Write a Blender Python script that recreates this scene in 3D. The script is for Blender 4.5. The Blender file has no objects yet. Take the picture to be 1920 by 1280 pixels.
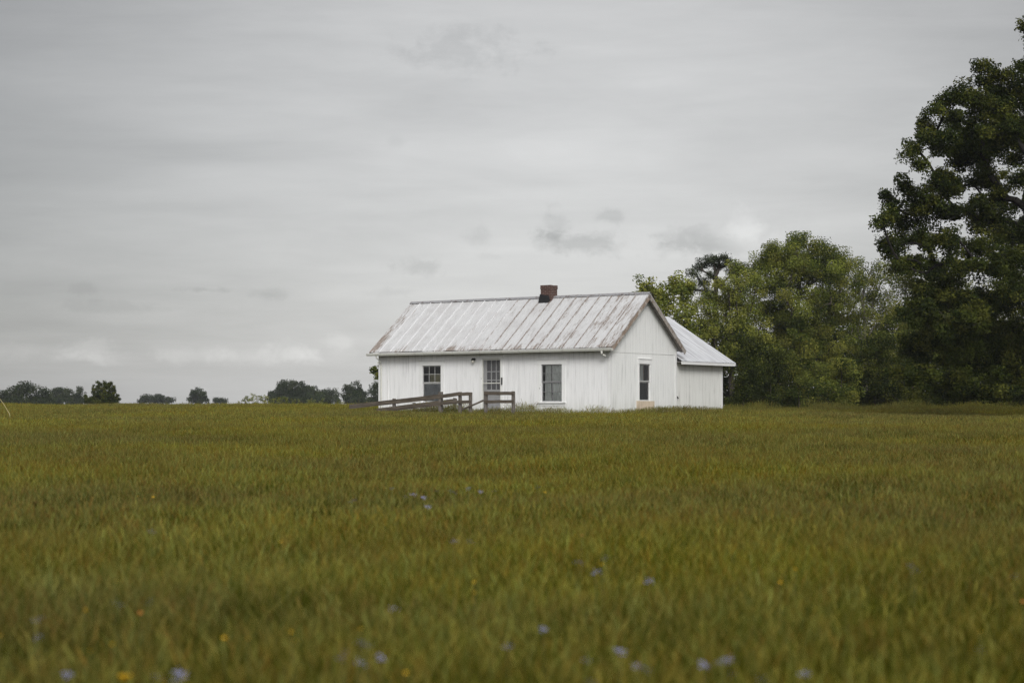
import bpy, bmesh, math, random
import numpy as np
from mathutils import Vector, Matrix

random.seed(4)
rng = np.random.default_rng(7)
sc = bpy.context.scene
COL = sc.collection
R = math.radians

# ------------------------------------------------------------------ helpers
def link(o, parent=None):
    COL.objects.link(o)
    if parent is not None:
        o.parent = parent
    return o

def tag(o, label=None, cat=None, group=None, kind=None):
    if label: o['label'] = label
    if cat: o['category'] = cat
    if group: o['group'] = group
    if kind: o['kind'] = kind
    return o

def empty(name, loc=(0, 0, 0), rz=0.0):
    o = bpy.data.objects.new(name, None)
    o.empty_display_size = 0.3
    o.location = loc
    o.rotation_euler = (0, 0, rz)
    return link(o)

def np_mesh(name, verts, quads, mat=None, col=None, smooth=False):
    """mesh from arrays; quads (n,4) or (n,3); col: per-vertex rgb"""
    me = bpy.data.meshes.new(name)
    verts = np.asarray(verts, dtype=np.float32)
    quads = np.asarray(quads, dtype=np.int32)
    nf, k = quads.shape
    me.vertices.add(len(verts)); me.vertices.foreach_set('co', verts.ravel())
    me.loops.add(nf * k); me.loops.foreach_set('vertex_index', quads.ravel())
    me.polygons.add(nf)
    me.polygons.foreach_set('loop_start', np.arange(nf, dtype=np.int32) * k)
    me.polygons.foreach_set('loop_total', np.full(nf, k, dtype=np.int32))
    if smooth:
        me.polygons.foreach_set('use_smooth', np.ones(nf, dtype=bool))
    me.update(calc_edges=True)
    if col is not None:
        a = me.color_attributes.new('tint', 'FLOAT_COLOR', 'POINT')
        c4 = np.ones((len(verts), 4), dtype=np.float32); c4[:, :3] = col
        a.data.foreach_set('color', c4.ravel())
    if mat: me.materials.append(mat)
    return me

class MB:
    """collects boxes, prisms and tubes; build() links them as ONE mesh object"""
    def __init__(self): self.bm = bmesh.new()
    def quad(self, *pts):
        self.bm.faces.new([self.bm.verts.new(p) for p in pts])
    def box(self, x0, x1, y0, y1, z0, z1, jit=0.0):
        j = lambda: random.uniform(-jit, jit)
        v = [self.bm.verts.new((x + j(), y + j(), z + j())) for x in (x0, x1) for y in (y0, y1) for z in (z0, z1)]
        for f in ((0, 1, 3, 2), (4, 6, 7, 5), (0, 4, 5, 1), (2, 3, 7, 6), (0, 2, 6, 4), (1, 5, 7, 3)):
            self.bm.faces.new([v[i] for i in f])
    def hexa(self, p):
        """8 corners: bottom ring 0-3, top ring 4-7"""
        v = [self.bm.verts.new(q) for q in p]
        for f in ((3, 2, 1, 0), (4, 5, 6, 7), (0, 1, 5, 4), (1, 2, 6, 5), (2, 3, 7, 6), (3, 0, 4, 7)):
            self.bm.faces.new([v[i] for i in f])
    def beam(self, a, b, w, h, up=(0, 0, 1)):
        a, b, up = Vector(a), Vector(b), Vector(up)
        d = (b - a).normalized(); s = d.cross(up).normalized() * (w / 2); u = s.cross(d).normalized() * (h / 2)
        self.hexa([a - s - u, a + s - u, b + s - u, b - s - u, a - s + u, a + s + u, b + s + u, b - s + u])
    def tube(self, pts, rads, n=8):
        rings = []
        for i, p in enumerate(pts):
            p = Vector(p)
            d = (Vector(pts[min(i + 1, len(pts) - 1)]) - Vector(pts[max(i - 1, 0)])).normalized()
            a = d.orthogonal().normalized(); b = d.cross(a)
            r = rads[i] if hasattr(rads, '__len__') else rads
            rings.append([self.bm.verts.new(p + (a * math.cos(t) + b * math.sin(t)) * r) for t in [2 * math.pi * k / n for k in range(n)]])
        for r0, r1 in zip(rings, rings[1:]):
            for k in range(n):
                self.bm.faces.new((r0[k], r0[(k + 1) % n], r1[(k + 1) % n], r1[k]))
        self.bm.faces.new(rings[0][::-1]); self.bm.faces.new(rings[-1])
    def sphere(self, c, r, seg=10):
        bmesh.ops.create_uvsphere(self.bm, u_segments=seg, v_segments=seg // 2 + 1, radius=r, matrix=Matrix.Translation(c))
    def mesh(self, name, mat, bevel=0.0):
        bmesh.ops.recalc_face_normals(self.bm, faces=self.bm.faces)
        if bevel:
            bmesh.ops.bevel(self.bm, geom=list(self.bm.edges), offset=bevel, segments=1, affect='EDGES', clamp_overlap=True)
        me = bpy.data.meshes.new(name); self.bm.to_mesh(me); self.bm.free()
        if mat: me.materials.append(mat)
        return me
    def build(self, name, mat, parent=None, bevel=0.0):
        return link(bpy.data.objects.new(name, self.mesh(name, mat, bevel)), parent)

# ------------------------------------------------------------------ node helpers
class NT:
    def __init__(self, tree): self.t = tree; self.n = tree.nodes; self.l = tree.links
    def new(self, typ, **kw):
        nd = self.n.new(typ)
        for k, v in kw.items(): setattr(nd, k, v)
        return nd
    def put(self, sock, v):
        if isinstance(v, bpy.types.NodeSocket): self.l.new(v, sock)
        elif v is not None: sock.default_value = v
    def math(self, op, a, b=None, c=None, clamp=False):
        nd = self.new('ShaderNodeMath', operation=op); nd.use_clamp = clamp
        self.put(nd.inputs[0], a); self.put(nd.inputs[1], b)
        if c is not None: self.put(nd.inputs[2], c)
        return nd.outputs[0]
    def vmath(self, op, a, b=None, out=0):
        nd = self.new('ShaderNodeVectorMath', operation=op)
        self.put(nd.inputs[0], a)
        if b is not None: self.put(nd.inputs[1], b)
        return nd.outputs[out]
    def noise(self, vec, scale, detail=4, rough=0.55, dist=0.0):
        nd = self.new('ShaderNodeTexNoise')
        self.put(nd.inputs['Vector'], vec)
        nd.inputs['Scale'].default_value = scale; nd.inputs['Detail'].default_value = detail
        nd.inputs['Roughness'].default_value = rough; nd.inputs['Distortion'].default_value = dist
        return nd.outputs['Fac']
    def scale(self, vec, s, off=(0, 0, 0)):
        nd = self.new('ShaderNodeMapping'); self.put(nd.inputs[0], vec)
        nd.inputs['Scale'].default_value = s; nd.inputs['Location'].default_value = off
        return nd.outputs[0]
    def rng(self, v, a, b, c=0.0, d=1.0, mode='SMOOTHSTEP'):
        nd = self.new('ShaderNodeMapRange', interpolation_type=mode)
        for i, q in enumerate((v, a, b, c, d)): self.put(nd.inputs[i], q)
        return nd.outputs[0]
    def mix(self, fac, a, b, blend='MIX'):
        nd = self.new('ShaderNodeMix', data_type='RGBA', blend_type=blend)
        self.put(nd.inputs[0], fac); self.put(nd.inputs[6], a); self.put(nd.inputs[7], b)
        return nd.outputs[2]

def c4(r, g, b): return (r, g, b, 1.0)

def material(name):
    m = bpy.data.materials.new(name); m.use_nodes = True
    m.node_tree.nodes.clear()
    t = NT(m.node_tree)
    out = t.new('ShaderNodeOutputMaterial')
    return m, t, out

def principled(t, out, color, rough=0.7, bump=None, bstr=0.3, bdist=0.02, metal=0.0, spec=0.3):
    p = t.new('ShaderNodeBsdfPrincipled')
    t.put(p.inputs['Base Color'], color); t.put(p.inputs['Roughness'], rough)
    p.inputs['Metallic'].default_value = metal; p.inputs['Specular IOR Level'].default_value = spec
    if bump is not None:
        b = t.new('ShaderNodeBump'); b.inputs['Strength'].default_value = bstr; b.inputs['Distance'].default_value = bdist
        t.put(b.inputs['Height'], bump); t.l.new(b.outputs[0], p.inputs['Normal'])
    t.l.new(p.outputs[0], out.inputs[0])
    return p

def objco(t): return t.new('ShaderNodeTexCoord').outputs['Object']

# ------------------------------------------------------------------ materials
def mat_wall(name, base, grime, streak_amt, moss=0.0):
    m, t, out = material(name)
    co = objco(t)
    sp = t.new('ShaderNodeSeparateXYZ'); t.l.new(co, sp.inputs[0])
    u = t.math('ADD', sp.outputs[0], sp.outputs[1])
    uz = t.new('ShaderNodeCombineXYZ'); t.l.new(u, uz.inputs[0]); t.l.new(sp.outputs[2], uz.inputs[2])
    uzv = uz.outputs[0]
    groove = t.math('PINGPONG', t.math('ADD', u, 50.03), 0.1016)           # vertical groove each 20 cm
    g = t.rng(groove, 0.0, 0.009, 1.0, 0.0)
    s1 = t.noise(t.scale(uzv, (7.0, 1, 0.55)), 1.0, 5, 0.65)
    s2 = t.noise(t.scale(uzv, (26.0, 1, 1.1)), 1.0, 4, 0.6)
    s3 = t.noise(uzv, 0.55, 3, 0.6)
    st = t.math('MULTIPLY', t.rng(s1, 0.42, 0.72), t.rng(s2, 0.30, 0.70))
    st = t.math('MULTIPLY', st, t.rng(s3, 0.35, 0.65, 0.25, 1.0))
    st = t.math('MULTIPLY', st, streak_amt, clamp=True)
    c = t.mix(st, c4(*base), c4(*grime))
    # splash dirt rising from the ground with a ragged edge
    low = t.rng(t.math('ADD', sp.outputs[2], t.math('MULTIPLY', s1, -1.0)), -0.50, 0.75, 1.0, 0.0)
    c = t.mix(t.math('MULTIPLY', low, 0.60), c, c4(0.42, 0.42, 0.36))
    # flaked paint spots
    fl = t.rng(t.noise(t.scale(uzv, (9, 1, 4)), 1.0, 6, 0.75), 0.70, 0.74)
    c = t.mix(t.math('MULTIPLY', fl, 0.6), c, c4(0.38, 0.37, 0.35))
    c = t.mix(t.math('MULTIPLY', g, t.rng(s2, 0.3, 0.7, 0.05, 0.38)), c, c4(0.30, 0.30, 0.28))
    h = t.math('ADD', t.math('MULTIPLY', g, -1.0), t.math('MULTIPLY', s2, 0.25))
    principled(t, out, c, 0.62, h, 0.5, 0.008, spec=0.25)
    return m

def mat_trim(name, base, dirt, lo=0.58, hi=0.72):
    m, t, out = material(name)
    co = objco(t)
    n = t.noise(t.scale(co, (8, 8, 5)), 1.0, 6, 0.7)
    n2 = t.noise(co, 1.3, 3, 0.5)
    c = t.mix(t.rng(n, lo, hi), c4(*base), c4(*dirt))
    c = t.mix(t.rng(n2, 0.3, 0.7, 0.0, 0.25), c, c4(*[b * 0.75 for b in base]))
    principled(t, out, c, 0.6, n, 0.2, 0.006, spec=0.25)
    return m

def mat_roof():
    m, t, out = material('weathered_white_metal')
    co = objco(t)
    sp = t.new('ShaderNodeSeparateXYZ'); t.l.new(co, sp.inputs[0])
    # streaks run down the slope (local y)
    warp = t.noise(t.scale(co, (1.2, 0.8, 0.8)), 1.0, 4, 0.6)
    a = t.noise(t.scale(co, (5.0, 0.9, 0.9)), 1.0, 7, 0.75)
    b = t.noise(t.scale(co, (1.1, 0.55, 0.55), (3.1, 0, 0)), 1.0, 4, 0.6)
    fine = t.noise(t.scale(co, (22, 3.5, 3.5)), 1.0, 5, 0.7)
    # rust grows along the verge, the eave and towards the right hand end
    left = t.rng(sp.outputs[0], -12.35, -11.2, 1.0, 0.0)
    right = t.rng(sp.outputs[0], -8.5, 0.0, 0.0, 0.62)
    eave = t.rng(sp.outputs[1], -0.36, 0.38, 0.72, 0.0)
    zone = t.math('MAXIMUM', t.math('MAXIMUM', left, right), eave)
    thr = t.math('ADD', t.math('ADD', t.math('MULTIPLY', a, 0.62), t.math('MULTIPLY', b, 0.42)), t.math('MULTIPLY', zone, 0.20))
    thr = t.math('ADD', thr, t.math('MULTIPLY', t.math('SUBTRACT', fine, 0.5), 0.35))
    rust = t.rng(thr, 0.635, 0.76)
    grey = t.rng(t.noise(t.scale(co, (9.0, 2.2, 2.2), (7, 2, 0)), 1.0, 7, 0.75), 0.45, 0.75)
    c = t.mix(t.math('MULTIPLY', grey, 0.6), c4(0.51, 0.512, 0.518), c4(0.31, 0.308, 0.305))
    c = t.mix(t.rng(fine, 0.5, 0.8, 0, 0.4), c, c4(0.40, 0.38, 0.37))
    c = t.mix(t.rng(t.noise(t.scale(co, (0.8, 0.9, 0.9), (4, 4, 4)), 1.0, 5, 0.7), 0.42, 0.68, 0, 0.55), c, c4(0.40, 0.39, 0.39))
    rc = t.mix(t.rng(fine, 0.3, 0.7), c4(0.205, 0.148, 0.108), c4(0.145, 0.115, 0.095))
    c = t.mix(t.math('MULTIPLY', rust, 0.85), c, rc)
    # thin rust line beside some seams
    pan = t.math('PINGPONG', t.math('ADD', sp.outputs[0], 60.0), 0.305)
    seam = t.rng(pan, 0.01, 0.042, 1.0, 0.0)
    sn = t.rng(t.noise(t.scale(co, (1.7, 1.3, 1.3)), 1.0, 4, 0.6), 0.48, 0.62)
    c = t.mix(t.math('MULTIPLY', t.math('MULTIPLY', seam, sn), 0.75), c, c4(0.16, 0.125, 0.11))
    principled(t, out, c, t.rng(rust, 0, 1, 0.42, 0.85), fine, 0.25, 0.006, spec=0.4)
    return m

def mat_seam():
    m, t, out = material('worn_seam_metal')
    co = objco(t)
    sp = t.new('ShaderNodeSeparateXYZ'); t.l.new(co, sp.inputs[0])
    n = t.noise(t.scale(co, (1.64, 0.75, 0.75)), 1.0, 5, 0.7)
    n2 = t.noise(t.scale(co, (3, 6, 6)), 1.0, 5, 0.7)
    w = t.math('ADD', t.math('ADD', t.math('MULTIPLY', n, 0.9), t.math('MULTIPLY', n2, 0.25)), t.rng(sp.outputs[0], -9.5, -3.5, -0.16, 0.16))
    worn = t.rng(w, 0.50, 0.66)
    c = t.mix(worn, c4(0.60, 0.60, 0.61), t.mix(t.rng(n2, 0.35, 0.65), c4(0.185, 0.148, 0.125), c4(0.36, 0.34, 0.33)))
    principled(t, out, c, 0.5, n2, 0.2, 0.005, spec=0.4)
    return m

def mat_annex_roof():
    m, t, out = material('corrugated_grey_metal')
    co = objco(t)
    a = t.noise(t.scale(co, (0.7, 7.0, 0.7)), 1.0, 5, 0.65)
    b = t.noise(co, 1.5, 5, 0.6)
    c = t.mix(t.rng(a, 0.4, 0.7), c4(0.55, 0.56, 0.58), c4(0.34, 0.34, 0.36))
    c = t.mix(t.rng(b, 0.62, 0.75, 0, 0.5), c, c4(0.30, 0.22, 0.18))
    principled(t, out, c, 0.42, b, 0.15, 0.005, spec=0.4)
    return m

def mat_wood(name, dark, light, axis_scale=(1.2, 14, 14)):
    m, t, out = material(name)
    co = objco(t)
    a = t.noise(t.scale(co, axis_scale), 1.0, 6, 0.7, 0.3)
    b = t.noise(co, 1.8, 4, 0.6)
    c = t.mix(t.rng(a, 0.3, 0.7), c4(*dark), c4(*light))
    c = t.mix(t.rng(b, 0.45, 0.75, 0, 0.6), c, c4(*[0.5 * (x + y) * 0.6 for x, y in zip(dark, light)]))
    principled(t, out, c, 0.85, a, 0.5, 0.01, spec=0.15)
    return m

def mat_brick():
    m, t, out = material('old_red_brick')
    co = objco(t)
    sp = t.new('ShaderNodeSeparateXYZ'); t.l.new(co, sp.inputs[0])
    u = t.math('ADD', sp.outputs[0], sp.outputs[1])
    uz = t.new('ShaderNodeCombineXYZ'); t.l.new(u, uz.inputs[0]); t.l.new(sp.outputs[2], uz.inputs[1])
    br = t.new('ShaderNodeTexBrick'); t.l.new(uz.outputs[0], br.inputs['Vector'])
    br.inputs['Scale'].default_value = 1.0; br.inputs['Brick Width'].default_value = 0.21; br.inputs['Row Height'].default_value = 0.075
    br.inputs['Mortar Size'].default_value = 0.006
    br.inputs['Color1'].default_value = c4(0.092, 0.046, 0.036); br.inputs['Color2'].default_value = c4(0.065, 0.034, 0.029)
    br.inputs['Mortar'].default_value = c4(0.22, 0.19, 0.17)
    n = t.noise(co, 7, 5, 0.7)
    c = t.mix(t.rng(n, 0.5, 0.75, 0, 0.7), br.outputs[0], c4(0.06, 0.05, 0.045))
    principled(t, out, c, 0.9, t.math('ADD', br.outputs[1], t.math('MULTIPLY', n, -0.5)), 0.6, -0.01, spec=0.15)
    return m

def mat_plain(name, col, rough=0.6, metal=0.0, var=0.25, scale=6.0, spec=0.3):
    m, t, out = material(name)
    n = t.noise(objco(t), scale, 5, 0.65)
    c = t.mix(t.rng(n, 0.35, 0.7, 0, 1), c4(*col), c4(*[x * (1 - var) for x in col]))
    principled(t, out, c, rough, n, 0.15, 0.004, metal, spec)
    return m

def mat_glass():
    m, t, out = material('old_window_glass')
    n = t.noise(objco(t), 2.2, 2, 0.5)
    b = t.new('ShaderNodeBump'); b.inputs['Strength'].default_value = 0.12; b.inputs['Distance'].default_value = 0.02
    t.l.new(n, b.inputs['Height'])
    gl = t.new('ShaderNodeBsdfGlossy'); gl.inputs['Roughness'].default_value = 0.03
    t.l.new(b.outputs[0], gl.inputs['Normal'])
    tr = t.new('ShaderNodeBsdfTransparent'); tr.inputs[0].default_value = c4(0.93, 0.95, 0.94)
    fr = t.new('ShaderNodeFresnel'); fr.inputs[0].default_value = 1.5
    f = t.math('ADD', t.math('MULTIPLY', fr.outputs[0], 1.3), 0.03, clamp=True)
    mx = t.new('ShaderNodeMixShader'); t.l.new(f, mx.inputs[0]); t.l.new(tr.outputs[0], mx.inputs[1]); t.l.new(gl.outputs[0], mx.inputs[2])
    t.l.new(mx.outputs[0], out.inputs[0])
    return m

def mat_screen():
    m, t, out = material('insect_screen')
    n = t.noise(objco(t), 3.0, 4, 0.6)
    d = t.new('ShaderNodeBsdfDiffuse'); t.put(d.inputs[0], t.mix(n, c4(0.10, 0.10, 0.105), c4(0.20, 0.20, 0.205)))
    tr = t.new('ShaderNodeBsdfTransparent')
    mx = t.new('ShaderNodeMixShader'); mx.inputs[0].default_value = 0.52
    t.l.new(tr.outputs[0], mx.inputs[1]); t.l.new(d.outputs[0], mx.inputs[2]); t.l.new(mx.outputs[0], out.inputs[0])
    return m

def mat_leaf(name, mult=(1, 1, 1), trans=0.30, rough=0.55, spec=0.25, inst=False):
    """tint per leaf from the mesh, drifting slowly through the crown"""
    m, t, out = material(name)
    at = t.new('ShaderNodeAttribute'); at.attribute_name = 'tint'
    geo = t.new('ShaderNodeNewGeometry')
    c = t.mix(1.0, at.outputs['Color'], c4(*mult), 'MULTIPLY')
    if inst:
        oi = t.new('ShaderNodeObjectInfo')
        hsv = t.new('ShaderNodeHueSaturation'); t.put(hsv.inputs['Color'], c)
        big = t.noise(geo.outputs['Position'], 0.11, 3, 0.6)
        mid = t.noise(geo.outputs['Position'], 0.55, 3, 0.6)
        fine = t.noise(geo.outputs['Position'], 2.6, 2, 0.6)
        v = t.math('ADD', t.rng(big, 0.35, 0.65, 0.90, 1.10), t.rng(mid, 0.3, 0.7, -0.07, 0.07))
        v = t.math('ADD', v, t.rng(oi.outputs['Random'], 0, 1, -0.06, 0.06, 'LINEAR'))
        t.put(hsv.inputs['Value'], v)
        t.put(hsv.inputs['Hue'], t.math('ADD', t.rng(mid, 0.3, 0.7, 0.494, 0.512), t.rng(fine, 0.3, 0.7, -0.007, 0.009)))
        t.put(hsv.inputs['Saturation'], t.rng(big, 0.3, 0.7, 0.9, 1.05))
        c = hsv.outputs[0]
    p = t.new('ShaderNodeBsdfPrincipled'); t.put(p.inputs['Base Color'], c)
    p.inputs['Roughness'].default_value = rough; p.inputs['Specular IOR Level'].default_value = spec
    tl = t.new('ShaderNodeBsdfTranslucent'); t.put(tl.inputs[0], t.mix(1.0, c, c4(1.0, 1.03, 0.62), 'MULTIPLY'))
    mx = t.new('ShaderNodeMixShader'); mx.inputs[0].default_value = trans
    t.l.new(p.outputs[0], mx.inputs[1]); t.l.new(tl.outputs[0], mx.inputs[2]); t.l.new(mx.outputs[0], out.inputs[0])
    return m

def mat_ground():
    m, t, out = material('meadow_soil')
    g = t.new('ShaderNodeNewGeometry').outputs['Position']
    a = t.noise(g, 0.35, 5, 0.65); b = t.noise(g, 5.0, 5, 0.7)
    c = t.mix(t.rng(a, 0.3, 0.7), c4(0.062, 0.055, 0.016), c4(0.085, 0.068, 0.022))
    c = t.mix(t.rng(b, 0.4, 0.7), c, c4(0.045, 0.042, 0.013))
    principled(t, out, c, 0.95, b, 0.8, 0.05, spec=0.1)
    return m

M = dict(
    wall=mat_wall('white_grooved_siding', (0.80, 0.80, 0.80), (0.40, 0.40, 0.40), 0.9),
    gable=mat_wall('white_gable_siding', (0.80, 0.805, 0.79), (0.38, 0.385, 0.37), 0.8),
    annex=mat_wall('white_annex_siding', (0.77, 0.77, 0.74), (0.36, 0.355, 0.32), 0.8),
    trim=mat_trim('white_trim_paint', (0.78, 0.78, 0.77), (0.22, 0.21, 0.19), 0.62, 0.72),
    corner=mat_trim('white_corner_paint', (0.76, 0.76, 0.75), (0.30, 0.29, 0.27), 0.62, 0.75),
    gutter=mat_trim('cream_gutter_paint', (0.62, 0.62, 0.57), (0.36, 0.36, 0.31), 0.5, 0.8),
    rake=mat_trim('weathered_rake_board', (0.34, 0.31, 0.28), (0.14, 0.09, 0.065), 0.45, 0.65),
    rakeR=mat_trim('rusty_rake_edge', (0.27, 0.205, 0.16), (0.5, 0.47, 0.44), 0.48, 0.62),
    soffit=mat_trim('bare_soffit_boards', (0.30, 0.275, 0.25), (0.12, 0.10, 0.09), 0.5, 0.7),
    roof=mat_roof(), seam=mat_seam(), annexroof=mat_annex_roof(),
    cap=mat_trim('grey_ridge_metal', (0.26, 0.26, 0.27), (0.12, 0.09, 0.08), 0.5, 0.65),
    brick=mat_brick(), tar=mat_plain('black_tar_flashing', (0.016, 0.016, 0.017), 0.6),
    glass=mat_glass(), screen=mat_screen(),
    sash=mat_trim('sash_paint', (0.70, 0.70, 0.69), (0.2, 0.19, 0.18), 0.6, 0.72),
    sash2=mat_trim('worn_sash_paint', (0.50, 0.50, 0.49), (0.2, 0.19, 0.18), 0.55, 0.7), sash3=mat_trim('greyed_sash_paint', (0.27, 0.27, 0.275), (0.12, 0.12, 0.12), 0.55, 0.7),
    greysash=mat_plain('grey_sash_paint', (0.30, 0.30, 0.31), 0.6),
    curtain=mat_plain('pale_curtain_cloth', (0.80, 0.81, 0.80), 0.9, 0, 0.15, 3, 0.05),
    sheer=mat_plain('grey_sheer_cloth', (0.34, 0.35, 0.37), 0.9, 0, 0.3, 3, 0.05),
    khaki=mat_plain('khaki_blind_cloth', (0.36, 0.33, 0.20), 0.9, 0, 0.3, 3, 0.05),
    brown=mat_wood('brown_cabinet_wood', (0.20, 0.09, 0.04), (0.30, 0.15, 0.07), (14, 14, 1.2)),
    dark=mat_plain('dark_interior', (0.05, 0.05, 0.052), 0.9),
    ply=mat_wood('bare_plywood', (0.55, 0.45, 0.34), (0.64, 0.54, 0.42), (10, 10, 1.0)),
    wood=mat_wood('weathered_brown_timber', (0.050, 0.041, 0.032), (0.150, 0.124, 0.098)),
    post=mat_wood('weathered_grey_timber', (0.075, 0.064, 0.056), (0.21, 0.19, 0.17), (14, 14, 1.2)),
    iron=mat_plain('dark_iron', (0.03, 0.028, 0.026), 0.5, 0.4),
    lamp=mat_plain('milky_lamp_glass', (0.6, 0.58, 0.5), 0.3),
    bark=mat_wood('grey_brown_bark', (0.030, 0.025, 0.020), (0.085, 0.072, 0.060), (9, 9, 1.5)),
    darkbark=mat_wood('dark_oak_bark', (0.010, 0.009, 0.008), (0.028, 0.025, 0.022), (9, 9, 1.5)),
    palebark=mat_wood('pale_bark', (0.12, 0.11, 0.095), (0.26, 0.24, 0.21), (9, 9, 1.5)),
    leaf=mat_leaf('broad_leaf', (1.06, 1.13, 1.15), 0.30, 0.6, 0.05), grass=mat_leaf('grass_blade', (0.505, 0.545, 0.26), 0.30, 0.8, 0.0, True),
    needle=mat_leaf('pine_needle', (1, 1, 1), 0.12, 0.5, 0.25),
    ground=mat_ground(),
    yellow=mat_plain('yellow_petal', (0.80, 0.47, 0.012), 0.5, 0, 0.15, 40),
    orange=mat_plain('orange_petal', (0.42, 0.17, 0.03), 0.5, 0, 0.2, 40),
    blue=mat_plain('violet_blue_petal', (0.27, 0.28, 0.47), 0.5, 0, 0.25, 40),
    stem=mat_plain('green_stem', (0.08, 0.09, 0.02), 0.6, 0, 0.2, 20),
    straw=mat_plain('pale_straw', (0.42, 0.36, 0.17), 0.6, 0, 0.2, 20),
)

# ------------------------------------------------------------------ camera and projection helper
F = 3600.0; EYE = 1.55; PITCH = math.atan(132 / F)
cam_d = bpy.data.cameras.new('camera'); cam = bpy.data.objects.new('camera', cam_d); COL.objects.link(cam)
cam.location = (0, 0, EYE); cam.rotation_euler = (R(90) + PITCH, 0, 0)
cam_d.sensor_width = 36; cam_d.lens = 36 * F / 1920; cam_d.clip_end = 20000; cam_d.clip_start = 0.05
cam_d.dof.use_dof = True; cam_d.dof.focus_distance = 80; cam_d.dof.aperture_fstop = 2.1
sc.camera = cam

def at(px, py, Y):
    """a point seen at that place of the photograph, Y metres in front of the camera"""
    x = (px - 960) / F; y = (640 - py) / F
    d = Vector((x, math.cos(PITCH) - y * math.sin(PITCH), math.sin(PITCH) + y * math.cos(PITCH)))
    return Vector((0, 0, EYE)) + d * (Y / d.y)

# ------------------------------------------------------------------ terrain
def sstep(a, b, x):
    t = np.clip((x - a) / (b - a), 0, 1); return t * t * (3 - 2 * t)

def ground_z(x, y):
    x = np.asarray(x, float); y = np.asarray(y, float)
    w = sstep(-9, 5, x)
    # left: rises to a crest 112 m away, then falls gently out of sight
    yl = np.clip(y, -40, 112)
    dl = np.clip(y - 104, 0, None)
    zl = 0.0141 * yl - np.minimum(0.00032 * dl ** 2, 0.02 * dl) * (dl < 1e9)
    zl = np.maximum(zl, -7.0)
    yr = np.clip(y, -40, 88)
    dr = np.clip(y - 150, 0, None)
    zr = np.maximum(0.0141 * yr - np.minimum(0.0001 * dr ** 2, 0.02 * dr), -7.0)
    b = 0.05 * np.sin(x * 0.31 + 1.3) * np.sin(y * 0.23) + 0.035 * np.sin(x * 0.83 + y * 0.41) + 0.02 * np.sin(x * 1.9 - y * 1.3)
    return zl * (1 - w) + zr * w + b * np.clip(y / 15, 0.3, 1) + 0.08

def axis(n, ext, k):
    s = np.linspace(-1, 1, n); return np.sinh(s * k) / math.sinh(k) * ext
gx = axis(141, 1500, 5.2); gy = axis(201, 1500, 4.6) + 60
X, Y = np.meshgrid(gx, gy)
Z = ground_z(X, Y)
nx, ny = len(gx), len(gy)
idx = np.arange(nx * ny).reshape(ny, nx)
q = np.stack([idx[:-1, :-1], idx[:-1, 1:], idx[1:, 1:], idx[1:, :-1]], -1).reshape(-1, 4)
go = link(bpy.data.objects.new('ground', np_mesh('ground', np.stack([X, Y, Z], -1).reshape(-1, 3), q, M['ground'], smooth=True)))
tag(go, 'gently rising olive meadow soil under the tall grass', 'ground', kind='structure')

# ------------------------------------------------------------------ grass (one object, tufts scattered by geometry nodes)
def rand_pick(n, cols, probs):
    c = np.array(cols); return c[rng.choice(len(cols), n, p=probs)]

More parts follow.
